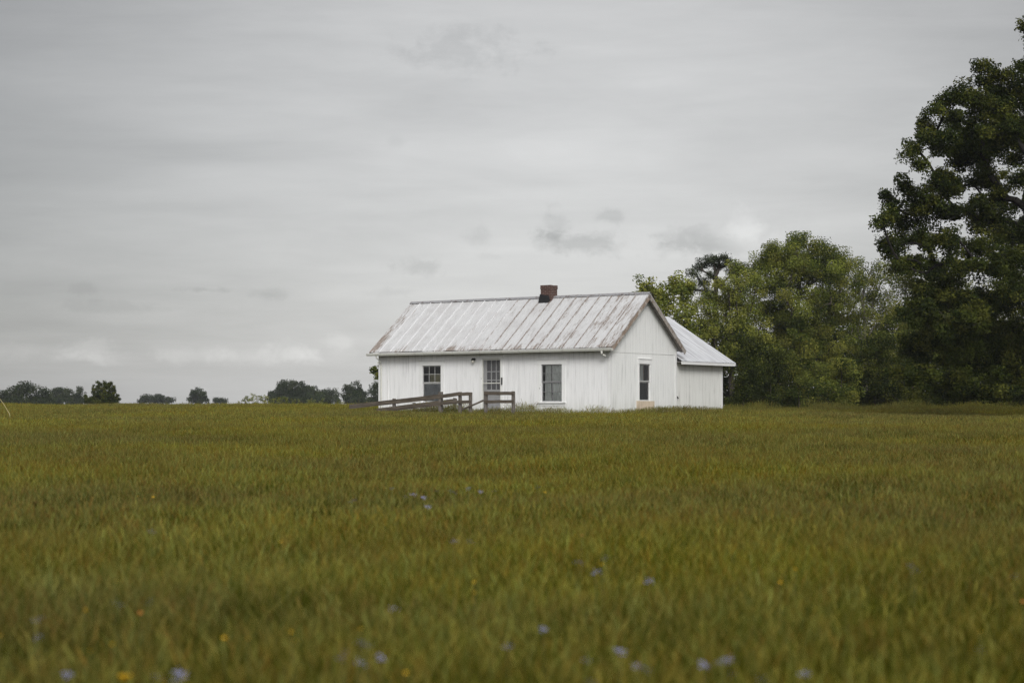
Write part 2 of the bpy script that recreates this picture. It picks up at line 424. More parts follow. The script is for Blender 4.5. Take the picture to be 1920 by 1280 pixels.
GREENS = [(0.122, 0.122, 0.012), (0.074, 0.086, 0.007), (0.170, 0.160, 0.022), (0.26, 0.21, 0.060), (0.185, 0.120, 0.018), (0.135, 0.150, 0.044)]
def tuft(name, n, rad, hmin, hmax, wid, seeds, sh=1.0):
    V, Q, C = [], [], []
    base = 0
    a = rng.uniform(0, 2 * math.pi, n); r = rad * np.sqrt(rng.random(n))
    bx, by = r * np.cos(a), r * np.sin(a)
    H = hmin + (hmax - hmin) * rng.random(n) ** 0.55
    la = rng.uniform(0, 6.283, n); lm = np.abs(rng.normal(0.24, 0.24, n)); lean = np.stack([np.cos(la) * lm + 0.05, np.sin(la) * lm], -1)
    W = wid * rng.uniform(0.6, 1.3, n); face = la + math.pi / 2 + rng.normal(0, 0.5, n)
    col = rand_pick(n, GREENS, [0.34, 0.26, 0.19, 0.09, 0.04, 0.08]) * rng.uniform(0.5, 1.5, (n, 1))
    for i in range(n):
        dx, dy = math.cos(face[i]), math.sin(face[i])
        curl = rng.uniform(0.6, 2.2)
        for k, (tt, ww) in enumerate(((0, 0.8), (0.4, 1.0), (0.75, 0.75), (1.0, 0.12))):
            px = bx[i] + lean[i, 0] * H[i] * tt ** (1 + curl * 0.5); py = by[i] + lean[i, 1] * H[i] * tt ** (1 + curl * 0.5)
            pz = H[i] * (tt - 0.13 * curl * tt ** 3) - 0.02
            V.append((px - dx * W[i] * ww / 2, py - dy * W[i] * ww / 2, pz)); V.append((px + dx * W[i] * ww / 2, py + dy * W[i] * ww / 2, pz))
            cc = col[i] * (1.0 + 0.15 * tt); C.append(cc); C.append(cc)
        for k in range(3):
            b = base + 2 * k; Q.append((b, b + 1, b + 3, b + 2))
        base += 8
    # flowering stems: thin bending stalk and a short feathery seed head of crossed slim leaves
    for i in range(seeds):
        a0 = rng.uniform(0, 6.28); rr = rad * math.sqrt(rng.random()); x, y = rr * math.cos(a0), rr * math.sin(a0)
        h = rng.uniform(hmax * 0.80, hmax * 1.08) * sh; lx, ly = rng.normal(0.03, 0.20, 2)
        cs = np.array([(0.27, 0.22, 0.095), (0.32, 0.25, 0.11), (0.19, 0.17, 0.055), (0.27, 0.16, 0.06), (0.26, 0.25, 0.13)][rng.integers(5)]) * rng.uniform(0.9, 2.1)
        w = wid * 0.35
        for f in (0.0, 1.57):
            f += a0; dx, dy = math.cos(f), math.sin(f)
            prof = ((0, w), (0.80, w), (0.85, wid * 1.5), (0.94, wid * 1.3), (1.0, w * 0.3))
            for tt, ww in prof:
                px, py, pz = x + lx * h * tt ** 2.5, y + ly * h * tt ** 2.5, h * tt
                V.append((px - dx * ww / 2, py - dy * ww / 2, pz)); V.append((px + dx * ww / 2, py + dy * ww / 2, pz))
                cc = cs if tt > 0.78 else np.array(GREENS[2]); C.append(cc); C.append(cc)
            for k in range(4):
                b = base + 2 * k; Q.append((b, b + 1, b + 3, b + 2))
            base += 10
    return bpy.data.objects.new(name, np_mesh(name, V, Q, M['grass'], np.array(C)))

tufts = bpy.data.collections.new('tuft_kinds')
NK = 8
for k in range(NK):
    tufts.objects.link(tuft('tuft_a%d' % k, 170, 0.18, 0.22, 0.36, 0.0028, 11 + k % 3))
for k in range(NK):
    tufts.objects.link(tuft('tuft_b%d' % k, 180, 0.26, 0.20, 0.36, 0.0050, 15 + k % 3))
for k in range(NK):
    tufts.objects.link(tuft('tuft_c%d' % k, 190, 0.37, 0.20, 0.36, 0.0085, 17 + k % 4))

for k in range(NK):       # loose stems with seed heads standing above the rest
    tufts.objects.link(tuft('tuft_d%d' % k, 9, 0.30, 0.22, 0.38, 0.0045, 10 + k, 1.16))

HC = np.array([3.97, 78.0]); HA = R(-35.3)
HX = np.array([math.cos(HA), math.sin(HA)]); HV = np.array([-math.sin(HA), math.cos(HA)])
def house_local(x, y):
    dx, dy = x - HC[0], y - HC[1]
    return dx * HX[0] + dy * HX[1], dx * HV[0] + dy * HV[1]

pts, ids, rots, scls = [], [], [], []
def scatter(y0, y1, dens, kind, side=0.285, pad=2.5, smul=1.0):
    hw = side * y1 + pad
    n = int(dens * 2 * hw * (y1 - y0))
    x = rng.uniform(-hw, hw, n); y = rng.uniform(y0, y1, n)
    k = np.abs(x) < side * y + pad
    lx, ly = house_local(x, y)
    inside = (lx > -12.2) & (lx < 0.12) & (ly > -0.12) & (ly < 9.6)
    k &= ~inside
    x, y, lx, ly = x[k], y[k], lx[k], ly[k]
    n = len(x)
    z = ground_z(x, y)
    # height varies in drifts; a little taller, ranker growth against the house walls
    dr = 0.5 + 0.5 * np.sin(x * 0.55 + 1.7 * np.sin(y * 0.21)) * np.sin(y * 0.37 + 1.1 * np.sin(x * 0.33))
    s = rng.uniform(0.90, 1.10, n) * (0.95 + 0.10 * dr) * smul
    near = (lx > -12.6) & (lx < 1.0) & (ly > -0.8) & (ly < 9.9)
    s = np.where(near, s * rng.uniform(0.85, 1.15, n), s)
    pts.append(np.stack([x, y, z], -1)); ids.append(kind * NK + rng.integers(0, NK, n))
    rots.append(np.stack([rng.normal(0, 0.06, n), rng.normal(0, 0.06, n), rng.uniform(0, 6.283, n)], -1)); scls.append(s)
scatter(-2, 7, 46, 0, pad=12); scatter(7, 16, 46, 0, pad=11); scatter(16, 30, 22, 1, pad=9); scatter(30, 55, 16, 1, pad=6)
scatter(55, 90, 10, 2); scatter(90, 122, 7.0, 2)
scatter(3, 12, 3.0, 3); scatter(12, 30, 2.4, 3); scatter(30, 60, 1.6, 3); scatter(60, 122, 1.0, 3)
# rank growth along the house and along the edge of the wood
n = 640
u = rng.uniform(-12.4, 0.3, n); v = rng.uniform(-0.9, -0.15, n)
u2 = rng.uniform(0.14, 0.7, n); v2 = rng.uniform(-0.3, 9.8, n)
U = np.concatenate([u, u2]); VV = np.concatenate([v, v2])
x = HC[0] + HX[0] * U + HV[0] * VV; y = HC[1] + HX[1] * U + HV[1] * VV
x = np.concatenate([x, rng.uniform(8, 27, 2200)]); y = np.concatenate([y, rng.uniform(88, 95, 2200)])
nn = len(x)
clump = np.clip(np.sin(x * 3.1) * np.sin(x * 1.37 + 1.0) + 0.25, 0.0, 1.0)
pts.append(np.stack([x, y, ground_z(x, y)], -1)); ids.append(3 * NK + rng.integers(0, NK, nn))
rots.append(np.stack([rng.normal(0, 0.08, nn), rng.normal(0, 0.08, nn), rng.uniform(0, 6.283, nn)], -1))
scls.append(np.where((np.arange(nn) >= n) & (np.arange(nn) < 2 * n), rng.uniform(0.6, 1.25, nn), rng.uniform(0.75, 1.15, nn) + 0.85 * clump * rng.random(nn) ** 1.2))
P = np.concatenate(pts).astype(np.float32); I = np.concatenate(ids).astype(np.int32)
RT = np.concatenate(rots).astype(np.float32); S = np.concatenate(scls).astype(np.float32)
gm = bpy.data.meshes.new('grass'); gm.vertices.add(len(P)); gm.vertices.foreach_set('co', P.ravel())
a = gm.attributes.new('kind_index', 'INT', 'POINT'); a.data.foreach_set('value', I)
a = gm.attributes.new('spin', 'FLOAT_VECTOR', 'POINT'); a.data.foreach_set('vector', RT.ravel())
a = gm.attributes.new('size', 'FLOAT', 'POINT'); a.data.foreach_set('value', S)
gm.materials.append(M['grass'])
grass = link(bpy.data.objects.new('grass', gm))
tag(grass, 'tall olive green meadow grass with tan seed heads filling the foreground', 'grass', kind='stuff')
ng = bpy.data.node_groups.new('scatter_tufts', 'GeometryNodeTree')
ng.interface.new_socket('Geometry', in_out='INPUT', socket_type='NodeSocketGeometry')
ng.interface.new_socket('Geometry', in_out='OUTPUT', socket_type='NodeSocketGeometry')
gi = ng.nodes.new('NodeGroupInput'); gout = ng.nodes.new('NodeGroupOutput')
iop = ng.nodes.new('GeometryNodeInstanceOnPoints'); ci = ng.nodes.new('GeometryNodeCollectionInfo')
ci.inputs['Collection'].default_value = tufts; ci.inputs['Separate Children'].default_value = True; ci.inputs['Reset Children'].default_value = True
def named(nm, typ):
    nd = ng.nodes.new('GeometryNodeInputNamedAttribute'); nd.data_type = typ; nd.inputs['Name'].default_value = nm; return nd.outputs['Attribute']
L = ng.links.new
L(gi.outputs[0], iop.inputs['Points']); L(ci.outputs[0], iop.inputs['Instance'])
iop.inputs['Pick Instance'].default_value = True
L(named('kind_index', 'INT'), iop.inputs['Instance Index']); L(named('spin', 'FLOAT_VECTOR'), iop.inputs['Rotation']); L(named('size', 'FLOAT'), iop.inputs['Scale'])
L(iop.outputs[0], gout.inputs[0])
grass.modifiers.new('scatter', 'NODES').node_group = ng

# ------------------------------------------------------------------ the farmhouse
HZ = 1.0
house = empty('farmhouse', (HC[0], HC[1], HZ), HA)
tag(house, 'old white single storey farmhouse with rusty metal roof and brick chimney', 'house')
LW, DW = 12.07, 5.32
Z0 = 0.1                                     # the plan was measured 0.1 m above this base
def zz(v): return v + Z0
ROOF_E, ROOF_R, MID = zz(3.07), zz(5.40), 2.66
SL = (ROOF_R - ROOF_E) / (MID + 0.35)
def roof_z(y): return ROOF_E + SL * ((y + 0.35) if y <= MID else (2 * MID + 0.35 - y))

def holed(mb, u0, u1, z0, z1, holes, put, thick):
    us = sorted({u0, u1, *[h[0] for h in holes], *[h[1] for h in holes]}); zs = sorted({z0, z1, *[h[2] for h in holes], *[h[3] for h in holes]})
    for ua, ub in zip(us, us[1:]):
        for za, zb in zip(zs, zs[1:]):
            if any(h[0] <= ua and ub <= h[1] and h[2] <= za and zb <= h[3] for h in holes): continue
            for d in (0, thick):
                mb.quad(put(ua, d, za), put(ub, d, za), put(ub, d, zb), put(ua, d, zb))
    for a, b, c, d in holes:
        for (p, r_), (s, w) in (((a, c), (b, c)), ((b, c), (b, d)), ((b, d), (a, d)), ((a, d), (a, c))):
            mb.quad(put(p, 0, r_), put(s, 0, w), put(s, thick, w), put(p, thick, r_))

W1 = (-9.64, -8.62, zz(0.88), zz(2.46)); W3 = (-3.36, -2.33, zz(0.88), zz(2.42)); DR = (-6.42, -5.44, zz(0.38), zz(2.70))
WG = (2.27, 3.14, zz(0.92), zz(2.45))
top0 = roof_z(0) - 0.10
mb = MB()
holed(mb, -LW, 0, 0, top0, [W1, DR, W3], lambda u, d, z: (u, d, z), 0.12)
mb.quad((-LW, DW, 0), (0, DW, 0), (0, DW, top0), (-LW, DW, top0))
mb.bm.faces.new([mb.bm.verts.new(p) for p in ((-LW, 0, 0), (-LW, DW, 0), (-LW, DW, top0), (-LW, MID, roof_z(MID) - 0.10), (-LW, 0, top0))])
me = mb.mesh('wall', M['wall']); link(bpy.data.objects.new('wall', me), house)
mb = MB()
holed(mb, 0.0, DW, 0, zz(2.88), [WG], lambda u, d, z: (-d, u, z), 0.12)
zt = zz(2.88)
mb.bm.faces.new([mb.bm.verts.new(p) for p in ((0.012, 0.0, zt), (0.012, DW, zt), (0.012, DW, top0), (0.012, MID, roof_z(MID) - 0.10), (0.012, 0.0, top0))])
mb.quad((0.0, 0.0, zt), (0.0, DW, zt), (0.012, DW, zt), (0.012, 0.0, zt))
link(bpy.data.objects.new('gable_wall', mb.mesh('gable_wall', M['gable'])), house)
mb = MB()
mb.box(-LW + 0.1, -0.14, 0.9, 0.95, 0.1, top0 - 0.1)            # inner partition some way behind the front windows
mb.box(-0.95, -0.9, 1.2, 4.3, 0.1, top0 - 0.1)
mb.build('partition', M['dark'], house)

# corner boards
for (x0, x1, y0, y1, h) in ((-LW - 0.02, -LW + 0.10, -0.022, -0.002, top0 - 0.03), (-0.10, 0.022, -0.022, -0.002, top0 - 0.03), (0.002, 0.022, DW - 0.11, DW + 0.02, top0 - 0.05), (0.002, 0.022, -0.001, 0.10, top0 - 0.05)):
    mb = MB(); mb.box(x0, x1, y0, y1, 0.0, h); mb.build('corner_board', M['corner'], house)

# main roof: overlapping ribbed sheets, each very slightly out of line with its neighbour
XL, XR = -12.38, 0.31
mb = MB()
pw = (XR - XL) / 21
def slope_pt(x, s, up):          # s = run from the eave edge, front slope
    y = -0.35 + s; n = Vector((0, -SL, 1)).normalized()
    return Vector((x, y, ROOF_E + SL * s)) + n * up
RUN = MID + 0.35
for i in range(21):
    x0 = XL + i * pw; x1 = x0 + pw
    lift = random.uniform(0, 0.006); l0 = lift + random.uniform(-0.003, 0.004); l1 = lift + random.uniform(-0.002, 0.010)
    e0 = random.uniform(-0.02, 0.02)
    N = 5
    for k in range(N):
        sa, sb = (e0 if k == 0 else RUN * k / N), RUN * (k + 1) / N
        ja = 0 if k == 0 else 1
        wob = lambda kk: 0.004 * math.sin(i * 1.7 + kk * 2.1)
        mb.hexa([slope_pt(x0 + 0.001, sa, -0.03), slope_pt(x1 - 0.001, sa, -0.03), slope_pt(x1 - 0.001, sb, -0.03), slope_pt(x0 + 0.001, sb, -0.03),
                 slope_pt(x0 + 0.001, sa, l0 + wob(k)), slope_pt(x1 - 0.001, sa, l1 + wob(k)), slope_pt(x1 - 0.001, sb, l1 + wob(k + 1)), slope_pt(x0 + 0.001, sb, l0 + wob(k + 1))])
    # low crimps in each sheet
    for xr, w, h in ((x0 + pw * 0.5, 0.034, 0.018), (x0 + pw * 0.13, 0.022, 0.010)):
        if xr > XR - 0.03: continue
        mb.hexa([slope_pt(xr - w / 2, e0, -0.012), slope_pt(xr + w / 2, e0, -0.012), slope_pt(xr + w / 2, RUN, -0.012), slope_pt(xr - w / 2, RUN, -0.012),
                 slope_pt(xr - w / 4, e0, h), slope_pt(xr + w / 4, e0, h), slope_pt(xr + w / 4, RUN, h), slope_pt(xr - w / 4, RUN, h)])
# back slope
def back_pt(x, s, up):
    n = Vector((0, SL, 1)).normalized(); return Vector((x, 2 * MID + 0.35 - s, ROOF_E + SL * s)) + n * up
mb.hexa([back_pt(XR, 0, -0.03), back_pt(XL, 0, -0.03), back_pt(XL, RUN - 0.03, -0.03), back_pt(XR, RUN - 0.03, -0.03), back_pt(XR, 0, 0), back_pt(XL, 0, 0), back_pt(XL, RUN - 0.03, 0), back_pt(XR, RUN - 0.03, 0)])
for i in range(21):
    xr = XL + 0.3 + i * pw
    if xr < XR - 0.05:
        mb.hexa([back_pt(xr + 0.02, 0, -0.01), back_pt(xr - 0.02, 0, -0.01), back_pt(xr - 0.02, RUN, -0.01), back_pt(xr + 0.02, RUN, -0.01), back_pt(xr + 0.01, 0, 0.025), back_pt(xr - 0.01, 0, 0.025), back_pt(xr - 0.01, RUN, 0.025), back_pt(xr + 0.01, RUN, 0.025)])
roof = mb.build('roof', M['roof'], house)
tag(roof, 'pale metal roof streaked with rust')
mb = MB()
for i in range(1, 21):                                          # standing seams at the laps
    xr = XL + i * pw; e0 = random.uniform(-0.012, 0.004); w = 0.040; N = 5
    for k in range(N):
        sa, sb = (e0 if k == 0 else RUN * k / N), RUN * (k + 1) / N - 0.02 * (k == N - 1)
        o0, o1 = [0.006 * math.sin(i * 2.3 + q_ * 1.9) for q_ in (k, k + 1)]
        mb.hexa([slope_pt(xr - w / 2 + o0, sa, -0.004), slope_pt(xr + w / 2 + o0, sa, -0.004), slope_pt(xr + w / 2 + o1, sb, -0.004), slope_pt(xr - w / 2 + o1, sb, -0.004),
                 slope_pt(xr - w / 4 + o0, sa, 0.044), slope_pt(xr + w / 4 + o0, sa, 0.044), slope_pt(xr + w / 4 + o1, sb, 0.044), slope_pt(xr - w / 4 + o1, sb, 0.044)])
mb.build('standing_seam', M['seam'], roof)
mb = MB()
x = XL - 0.01
while x < XR:                                                   # ridge cap in short laps, slightly uneven
    x1 = min(x + 1.55, XR + 0.012); dz = random.uniform(0.0, 0.012)
    for s in (-1, 1):
        mb.hexa([(x, MID, ROOF_R + 0.030 + dz), (x1, MID, ROOF_R + 0.034 + dz), (x1, MID + s * 0.11, ROOF_R + 0.034 + dz - 0.11 * SL), (x, MID + s * 0.11, ROOF_R + 0.030 + dz - 0.11 * SL),
                 (x, MID, ROOF_R + 0.052 + dz), (x1, MID, ROOF_R + 0.056 + dz), (x1, MID + s * 0.11, ROOF_R + 0.054 + dz - 0.11 * SL), (x, MID + s * 0.11, ROOF_R + 0.050 + dz - 0.11 * SL)])
    x = x1 + 0.003
mb.build('ridge_cap', M['cap'], roof)

# eaves: soffit, fascia, gutter with outlets
mb = MB(); mb.box(XL + 0.05, XR - 0.05, -0.33, -0.004, ROOF_E - 0.075, ROOF_E - 0.055); mb.build('soffit', M['soffit'], house)
mb = MB(); mb.box(XL + 0.02, XR - 0.04, -0.355, -0.335, ROOF_E - 0.15, ROOF_E - 0.034); mb.build('fascia', M['trim'], house)
mb = MB()
gz = ROOF_E - 0.045
prof = [(-0.358, 0.0), (-0.358, -0.105), (-0.43, -0.105), (-0.462, -0.04), (-0.470, 0.0), (-0.458, 0.0), (-0.45, -0.035), (-0.422, -0.092), (-0.370, -0.092), (-0.370, 0.0)]
gl = [mb.bm.verts.new((XL - 0.06, y, gz + z - 0.012)) for y, z in prof]; gr = [mb.bm.verts.new((XR + 0.06, y, gz + z)) for y, z in prof]
for k in range(len(prof)): mb.bm.faces.new((gl[k], gl[(k + 1) % len(prof)], gr[(k + 1) % len(prof)], gr[k]))
mb.bm.faces.new(gl); mb.bm.faces.new(gr[::-1])
mb.box(XL - 0.064, XL - 0.058, -0.466, -0.36, gz - 0.114, gz - 0.012); mb.box(XR + 0.058, XR + 0.064, -0.466, -0.36, gz - 0.105, gz)
gut = mb.build('gutter', M['gutter'], house)
mb = MB(); mb.tube([(-11.92, -0.40, gz - 0.10), (-11.92, -0.38, gz - 0.19), (-11.90, -0.10, gz - 0.40), (-11.90, -0.062, gz - 0.50), (-11.90, -0.062, 0.3)], 0.034, 8); mb.build('downspout', M['gutter'], gut)
mb = MB(); mb.tube([(-0.13, -0.40, gz - 0.10), (-0.13, -0.40, gz - 0.21), (-0.10, -0.33, gz - 0.27), (-0.06, -0.24, gz - 0.31)], 0.045, 8); mb.build('downspout', M['gutter'], gut)
mb = MB(); mb.box(-11.60, -11.54, -0.03, -0.003, 0.0, top0 - 0.28); mb.build('corner_board', M['corner'], house)

# rakes
def rake(sign, mat):
    m = MB()
    fn = slope_pt if sign < 0 else back_pt
    for x0, x1, lo, hi in ((XR - 0.026, XR, -0.205, -0.032),):
        m.hexa([fn(x0, 0.0, lo), fn(x1, 0.0, lo), fn(x1, RUN - 0.02, lo), fn(x0, RUN - 0.02, lo), fn(x0, 0.0, hi), fn(x1, 0.0, hi), fn(x1, RUN - 0.02, hi), fn(x0, RUN - 0.02, hi)])
    rb = m.build('rake_board', mat, house)
    m = MB()
    m.hexa([fn(0.016, 0.0, -0.075), fn(XR - 0.028, 0.0, -0.075), fn(XR - 0.028, RUN - 0.05, -0.075), fn(0.016, RUN - 0.05, -0.075), fn(0.016, 0.0, -0.05), fn(XR - 0.028, 0.0, -0.05), fn(XR - 0.028, RUN - 0.05, -0.05), fn(0.016, RUN - 0.05, -0.05)])
    m.build('soffit', M['soffit'], rb)
rake(-1, M['rakeR']); rake(1, M['rake'])
mb = MB()      # left end verge board
for fn in (slope_pt, back_pt):
    mb.hexa([fn(XL, 0.0, -0.17), fn(XL + 0.025, 0.0, -0.17), fn(XL + 0.025, RUN - 0.02, -0.17), fn(XL, RUN - 0.02, -0.17), fn(XL, 0.0, -0.032), fn(XL + 0.025, 0.0, -0.032), fn(XL + 0.025, RUN - 0.02, -0.032), fn(XL, RUN - 0.02, -0.032)])
mb.build('rake_board', M['rake'], house)

# chimney
mb = MB()
cx0, cx1, cy0, cy1 = -5.02, -4.49, 2.36, 2.86; cb, ct = ROOF_R - 0.45, zz(5.90)
mb.box(cx0, cx1, cy0, cy1, cb, ct - 0.16, 0.006); mb.box(cx0 - 0.015, cx1 + 0.015, cy0 - 0.015, cy1 + 0.015, ct - 0.159, ct - 0.08, 0.004)
for bx0, bx1, by0, by1 in ((cx0 - 0.012, cx1 + 0.012, cy0 - 0.012, cy0 + 0.11), (cx0 - 0.012, cx1 + 0.012, cy1 - 0.11, cy1 + 0.012), (cx0 - 0.012, cx0 + 0.11, cy0 + 0.112, cy1 - 0.112), (cx1 - 0.11, cx1 + 0.012, cy0 + 0.112, cy1 - 0.112)):
    mb.box(bx0, bx1, by0, by1, ct - 0.079, ct + random.uniform(-0.01, 0.012), 0.004)
chim = mb.build('chimney', M['brick'], house)
mb = MB()
mb.hexa([(cx0 - 0.09, cy0 - 0.05, roof_z(cy0 - 0.05) + 0.02), (cx1 - 0.02, cy0 - 0.05, roof_z(cy0 - 0.05) + 0.02), (cx1 + 0.03, cy1 + 0.06, ROOF_R - 0.1), (cx0 - 0.09, cy1 + 0.06, ROOF_R - 0.1),
         (cx0 - 0.03, cy0 - 0.02, ROOF_R + 0.13), (cx1 - 0.10, cy0 - 0.02, ROOF_R + 0.05), (cx1 + 0.02, cy1 + 0.02, ROOF_R + 0.06), (cx0 - 0.03, cy1 + 0.02, ROOF_R + 0.14)])
mb.build('flashing', M['tar'], chim)

# windows; put(u, d, z): u along the wall, d out of the wall (+) or in (-)
def cloth(name, mat, put, u0, u1, z0, z1, d, waves, amp, parent, skew=0.0):
    nu, nz = 60, 8; V, Q = [], []
    ph = random.uniform(0, 6)
    for j in range(nz + 1):
        for i in range(nu + 1):
            s, tq = i / nu, j / nz
            dd = d + amp * math.sin(s * waves * 6.283 + ph + 1.2 * math.sin(s * 9)) * (1.0 - 0.4 * tq)
            V.append(put(u0 + (u1 - u0) * s + skew * (1 - tq) * (s - 0.5), dd, z0 + (z1 - z0) * tq))
    for j in range(nz):
        for i in range(nu):
            b = j * (nu + 1) + i; Q.append((b, b + 1, b + nu + 2, b + nu + 1))
    return link(bpy.data.objects.new(name, np_mesh(name, V, Q, mat, smooth=True)), parent)

def pbox(mb, put, u0, u1, d0, d1, z0, z1):
    p = [put(u0, d0, z0), put(u1, d0, z0), put(u1, d1, z0), put(u0, d1, z0), put(u0, d0, z1), put(u1, d0, z1), put(u1, d1, z1), put(u0, d1, z1)]
    mb.hexa(p)

def window(put, hole, cas, cols, rows_up, rows_lo, mt='sash', cols_lo=None, sill=True):
    u0, u1, z0, z1 = hole
    mb = MB()
    e = 0.003
    pbox(mb, put, u0 - cas, u0 - 0.001, e, 0.028, z0 - 0.02, z1); pbox(mb, put, u1 + 0.001, u1 + cas, e, 0.028, z0 - 0.02, z1)
    pbox(mb, put, u0 - cas - 0.02, u1 + cas + 0.02, e, 0.034, z1 + 0.002, z1 + 0.20); pbox(mb, put, u0 - cas - 0.03, u1 + cas + 0.03, e, 0.060, z1 + 0.202, z1 + 0.222)
    if sill: pbox(mb, put, u0 - cas - 0.03, u1 + cas + 0.03, e, 0.075, z0 - 0.065, z0 - 0.022); pbox(mb, put, u0 - cas, u1 + cas, e, 0.022, z0 - 0.16, z0 - 0.067)
    w = mb.build('window', M['trim'], house)
    zm = (z0 + z1) / 2 + 0.03
    for (a, b, dd, rows, cols) in ((zm, z1, -0.012, rows_up, cols), (z0, zm, -0.043, rows_lo, cols_lo or cols)):
        mb = MB(); s = 0.04
        pbox(mb, put, u0 + 0.002, u0 + s, dd - 0.03, dd, a + 0.002, b - 0.002); pbox(mb, put, u1 - s, u1 - 0.002, dd - 0.03, dd, a + 0.002, b - 0.002)
        pbox(mb, put, u0 + s + 0.001, u1 - s - 0.001, dd - 0.03, dd, a + 0.002, a + s); pbox(mb, put, u0 + s + 0.001, u1 - s - 0.001, dd - 0.03, dd, b - s, b - 0.002)
        for c in range(1, cols):
            uu = u0 + s + (u1 - u0 - 2 * s) * c / cols
            pbox(mb, put, uu - 0.008, uu + 0.008, dd - 0.022, dd - 0.006, a + s + 0.001, b - s - 0.001)
        for r_ in range(1, rows):
            zc = a + s + (b - a - 2 * s) * r_ / rows
            pbox(mb, put, u0 + s + 0.001, u1 - s - 0.001, dd - 0.021, dd - 0.007, zc - 0.008, zc + 0.008)
        sh = mb.build('sash', M[mt], w)
        mb = MB(); mb.quad(put(u0 + s, dd - 0.014, a + s), put(u1 - s, dd - 0.014, a + s), put(u1 - s, dd - 0.014, b - s), put(u0 + s, dd - 0.014, b - s))
        mb.build('glass', M['glass'], w)
    return w
fput = lambda u, d, z: (u, -d, z)
gput = lambda u, d, z: (d, u, z)
w = window(fput, W1, 0.16, 3, 2, 1, 'sash2', 1)
tag(w, 'front window with six panes in its upper sash')
cloth('curtain', M['sheer'], fput, W1[0] + 0.02, W1[1] - 0.02, W1[2], W1[2] + 0.80, -0.11, 7, 0.022, w)
cloth('blind', M['khaki'], fput, W1[0] + 0.35, W1[1] - 0.02, W1[2] + 0.82, W1[3] - 0.35, -0.10, 2, 0.008, w)
w = window(fput, W3, 0.17, 2, 2, 2, 'sash3')
tag(w, 'front window hung with pale curtains')
cloth('curtain', M['curtain'], fput, W3[0] + 0.14, W3[0] + 0.40, W3[2], W3[3], -0.10, 2.5, 0.016, w, 0.10)
cloth('curtain', M['curtain'], fput, W3[0] + 0.43, W3[1] + 0.02, W3[2], W3[3], -0.105, 4.5, 0.018, w, -0.10)
w = window(gput, WG, 0.085, 1, 1, 1, 'sash2', sill=False)
tag(w, 'narrow gable window with one pane per sash')
cloth('curtain', M['curtain'], gput, WG[0] + 0.0, WG[0] + 0.50, WG[2] + 0.78, WG[3], -0.10, 3, 0.016, w)
cloth('curtain', M['dark'], gput, WG[0] + 0.0, WG[1] + 0.0, WG[2], WG[2] + 0.77, -0.24, 3, 0.05, w, -0.3)
mb = MB(); pbox(mb, gput, WG[0] + 0.52, WG[1] - 0.0, -0.40, -0.30, WG[2] + 0.78, WG[3] + 0.03); mb.build('cabinet_board', M['brown'], w)

# plywood patch under the gable window
mb = MB(); pbox(mb, gput, 2.06, 3.46, 0.004, 0.03, 0.12, WG[2] - 0.012); mb.build('plywood_patch', M['ply'], house)

# door with screen door in front
u0, u1, z0, z1 = DR
mb = MB()
pbox(mb, fput, u0 - 0.13, u0 - 0.001, 0.003, 0.03, z0 - 0.05, z1 + 0.001); pbox(mb, fput, u1 + 0.001, u1 + 0.13, 0.003, 0.03, z0 - 0.05, z1 + 0.001)
pbox(mb, fput, u0 - 0.15, u1 + 0.15, 0.003, 0.034, z1 + 0.003, z1 + 0.13); pbox(mb, fput, u0 - 0.02, u1 + 0.02, 0.003, 0.07, z0 - 0.06, z0 - 0.002)
pbox(mb, fput, u0 + 0.001, u1 - 0.001, -0.11, -0.09, z0 + 0.001, z0 + 1.02)                       # lower half of the inner door
ul = u0 + 0.16
for c in range(4):
    uu = ul + (u1 - 0.05 - ul) * c / 3; pbox(mb, fput, uu - 0.022, uu + 0.022, -0.11, -0.09, z0 + 1.022, z1 - 0.06)
for zc in (z0 + 1.42, z0 + 1.78):
    for c in range(3):
        ua = ul + (u1 - 0.05 - ul) * c / 3; ub = ul + (u1 - 0.05 - ul) * (c + 1) / 3
        pbox(mb, fput, ua + 0.023, ub - 0.023, -0.109, -0.091, zc - 0.018, zc + 0.018)
pbox(mb, fput, u0 + 0.001, ul - 0.023, -0.11, -0.09, z0 + 1.022, z1 - 0.06)
pbox(mb, fput, u0 + 0.001, u1 - 0.001, -0.11, -0.09, z1 - 0.058, z1 - 0.001)
door = mb.build('door', M['trim'], house)
mb = MB()
for a, b, c, d in ((u0 + 0.004, u0 + 0.05, z0 + 0.01, z1 - 0.01), (u1 - 0.05, u1 - 0.004, z0 + 0.01, z1 - 0.01), (u0 + 0.051, u1 - 0.051, z1 - 0.06, z1 - 0.01), (u0 + 0.051, u1 - 0.051, z0 + 1.27, z0 + 1.31), (u0 + 0.051, u1 - 0.051, z0 + 0.01, z0 + 0.08)):
    pbox(mb, fput, a, b, -0.03, -0.005, c, d)
sd = mb.build('screen_frame', M['gutter'], door)
mb = MB(); mb.quad(fput(u0 + 0.05, -0.018, z0 + 0.08), fput(u1 - 0.05, -0.018, z0 + 0.08), fput(u1 - 0.05, -0.018, z1 - 0.06), fput(u0 + 0.05, -0.018, z1 - 0.06)); mb.build('screen', M['screen'], door)
mb = MB(); mb.quad(fput(ul, -0.104, z0 + 1.03), fput(u1 - 0.05, -0.104, z0 + 1.03), fput(u1 - 0.05, -0.104, z1 - 0.06), fput(ul, -0.104, z1 - 0.06)); mb.build('glass', M['glass'], door)
mb = MB(); pbox(mb, fput, u0 + 0.052, u1 - 0.052, -0.016, -0.010, z0 + 0.081, z0 + 0.62); mb.build('kick_panel', M['greysash'], door)
mb = MB(); pbox(mb, fput, -5.375, -5.335, 0.032, 0.075, zz(1.60), zz(1.86)); pbox(mb, fput, -5.37, -5.34, 0.032, 0.09, zz(1.86) + 0.002, zz(1.90)); mb.build('mailbox', M['iron'], house)
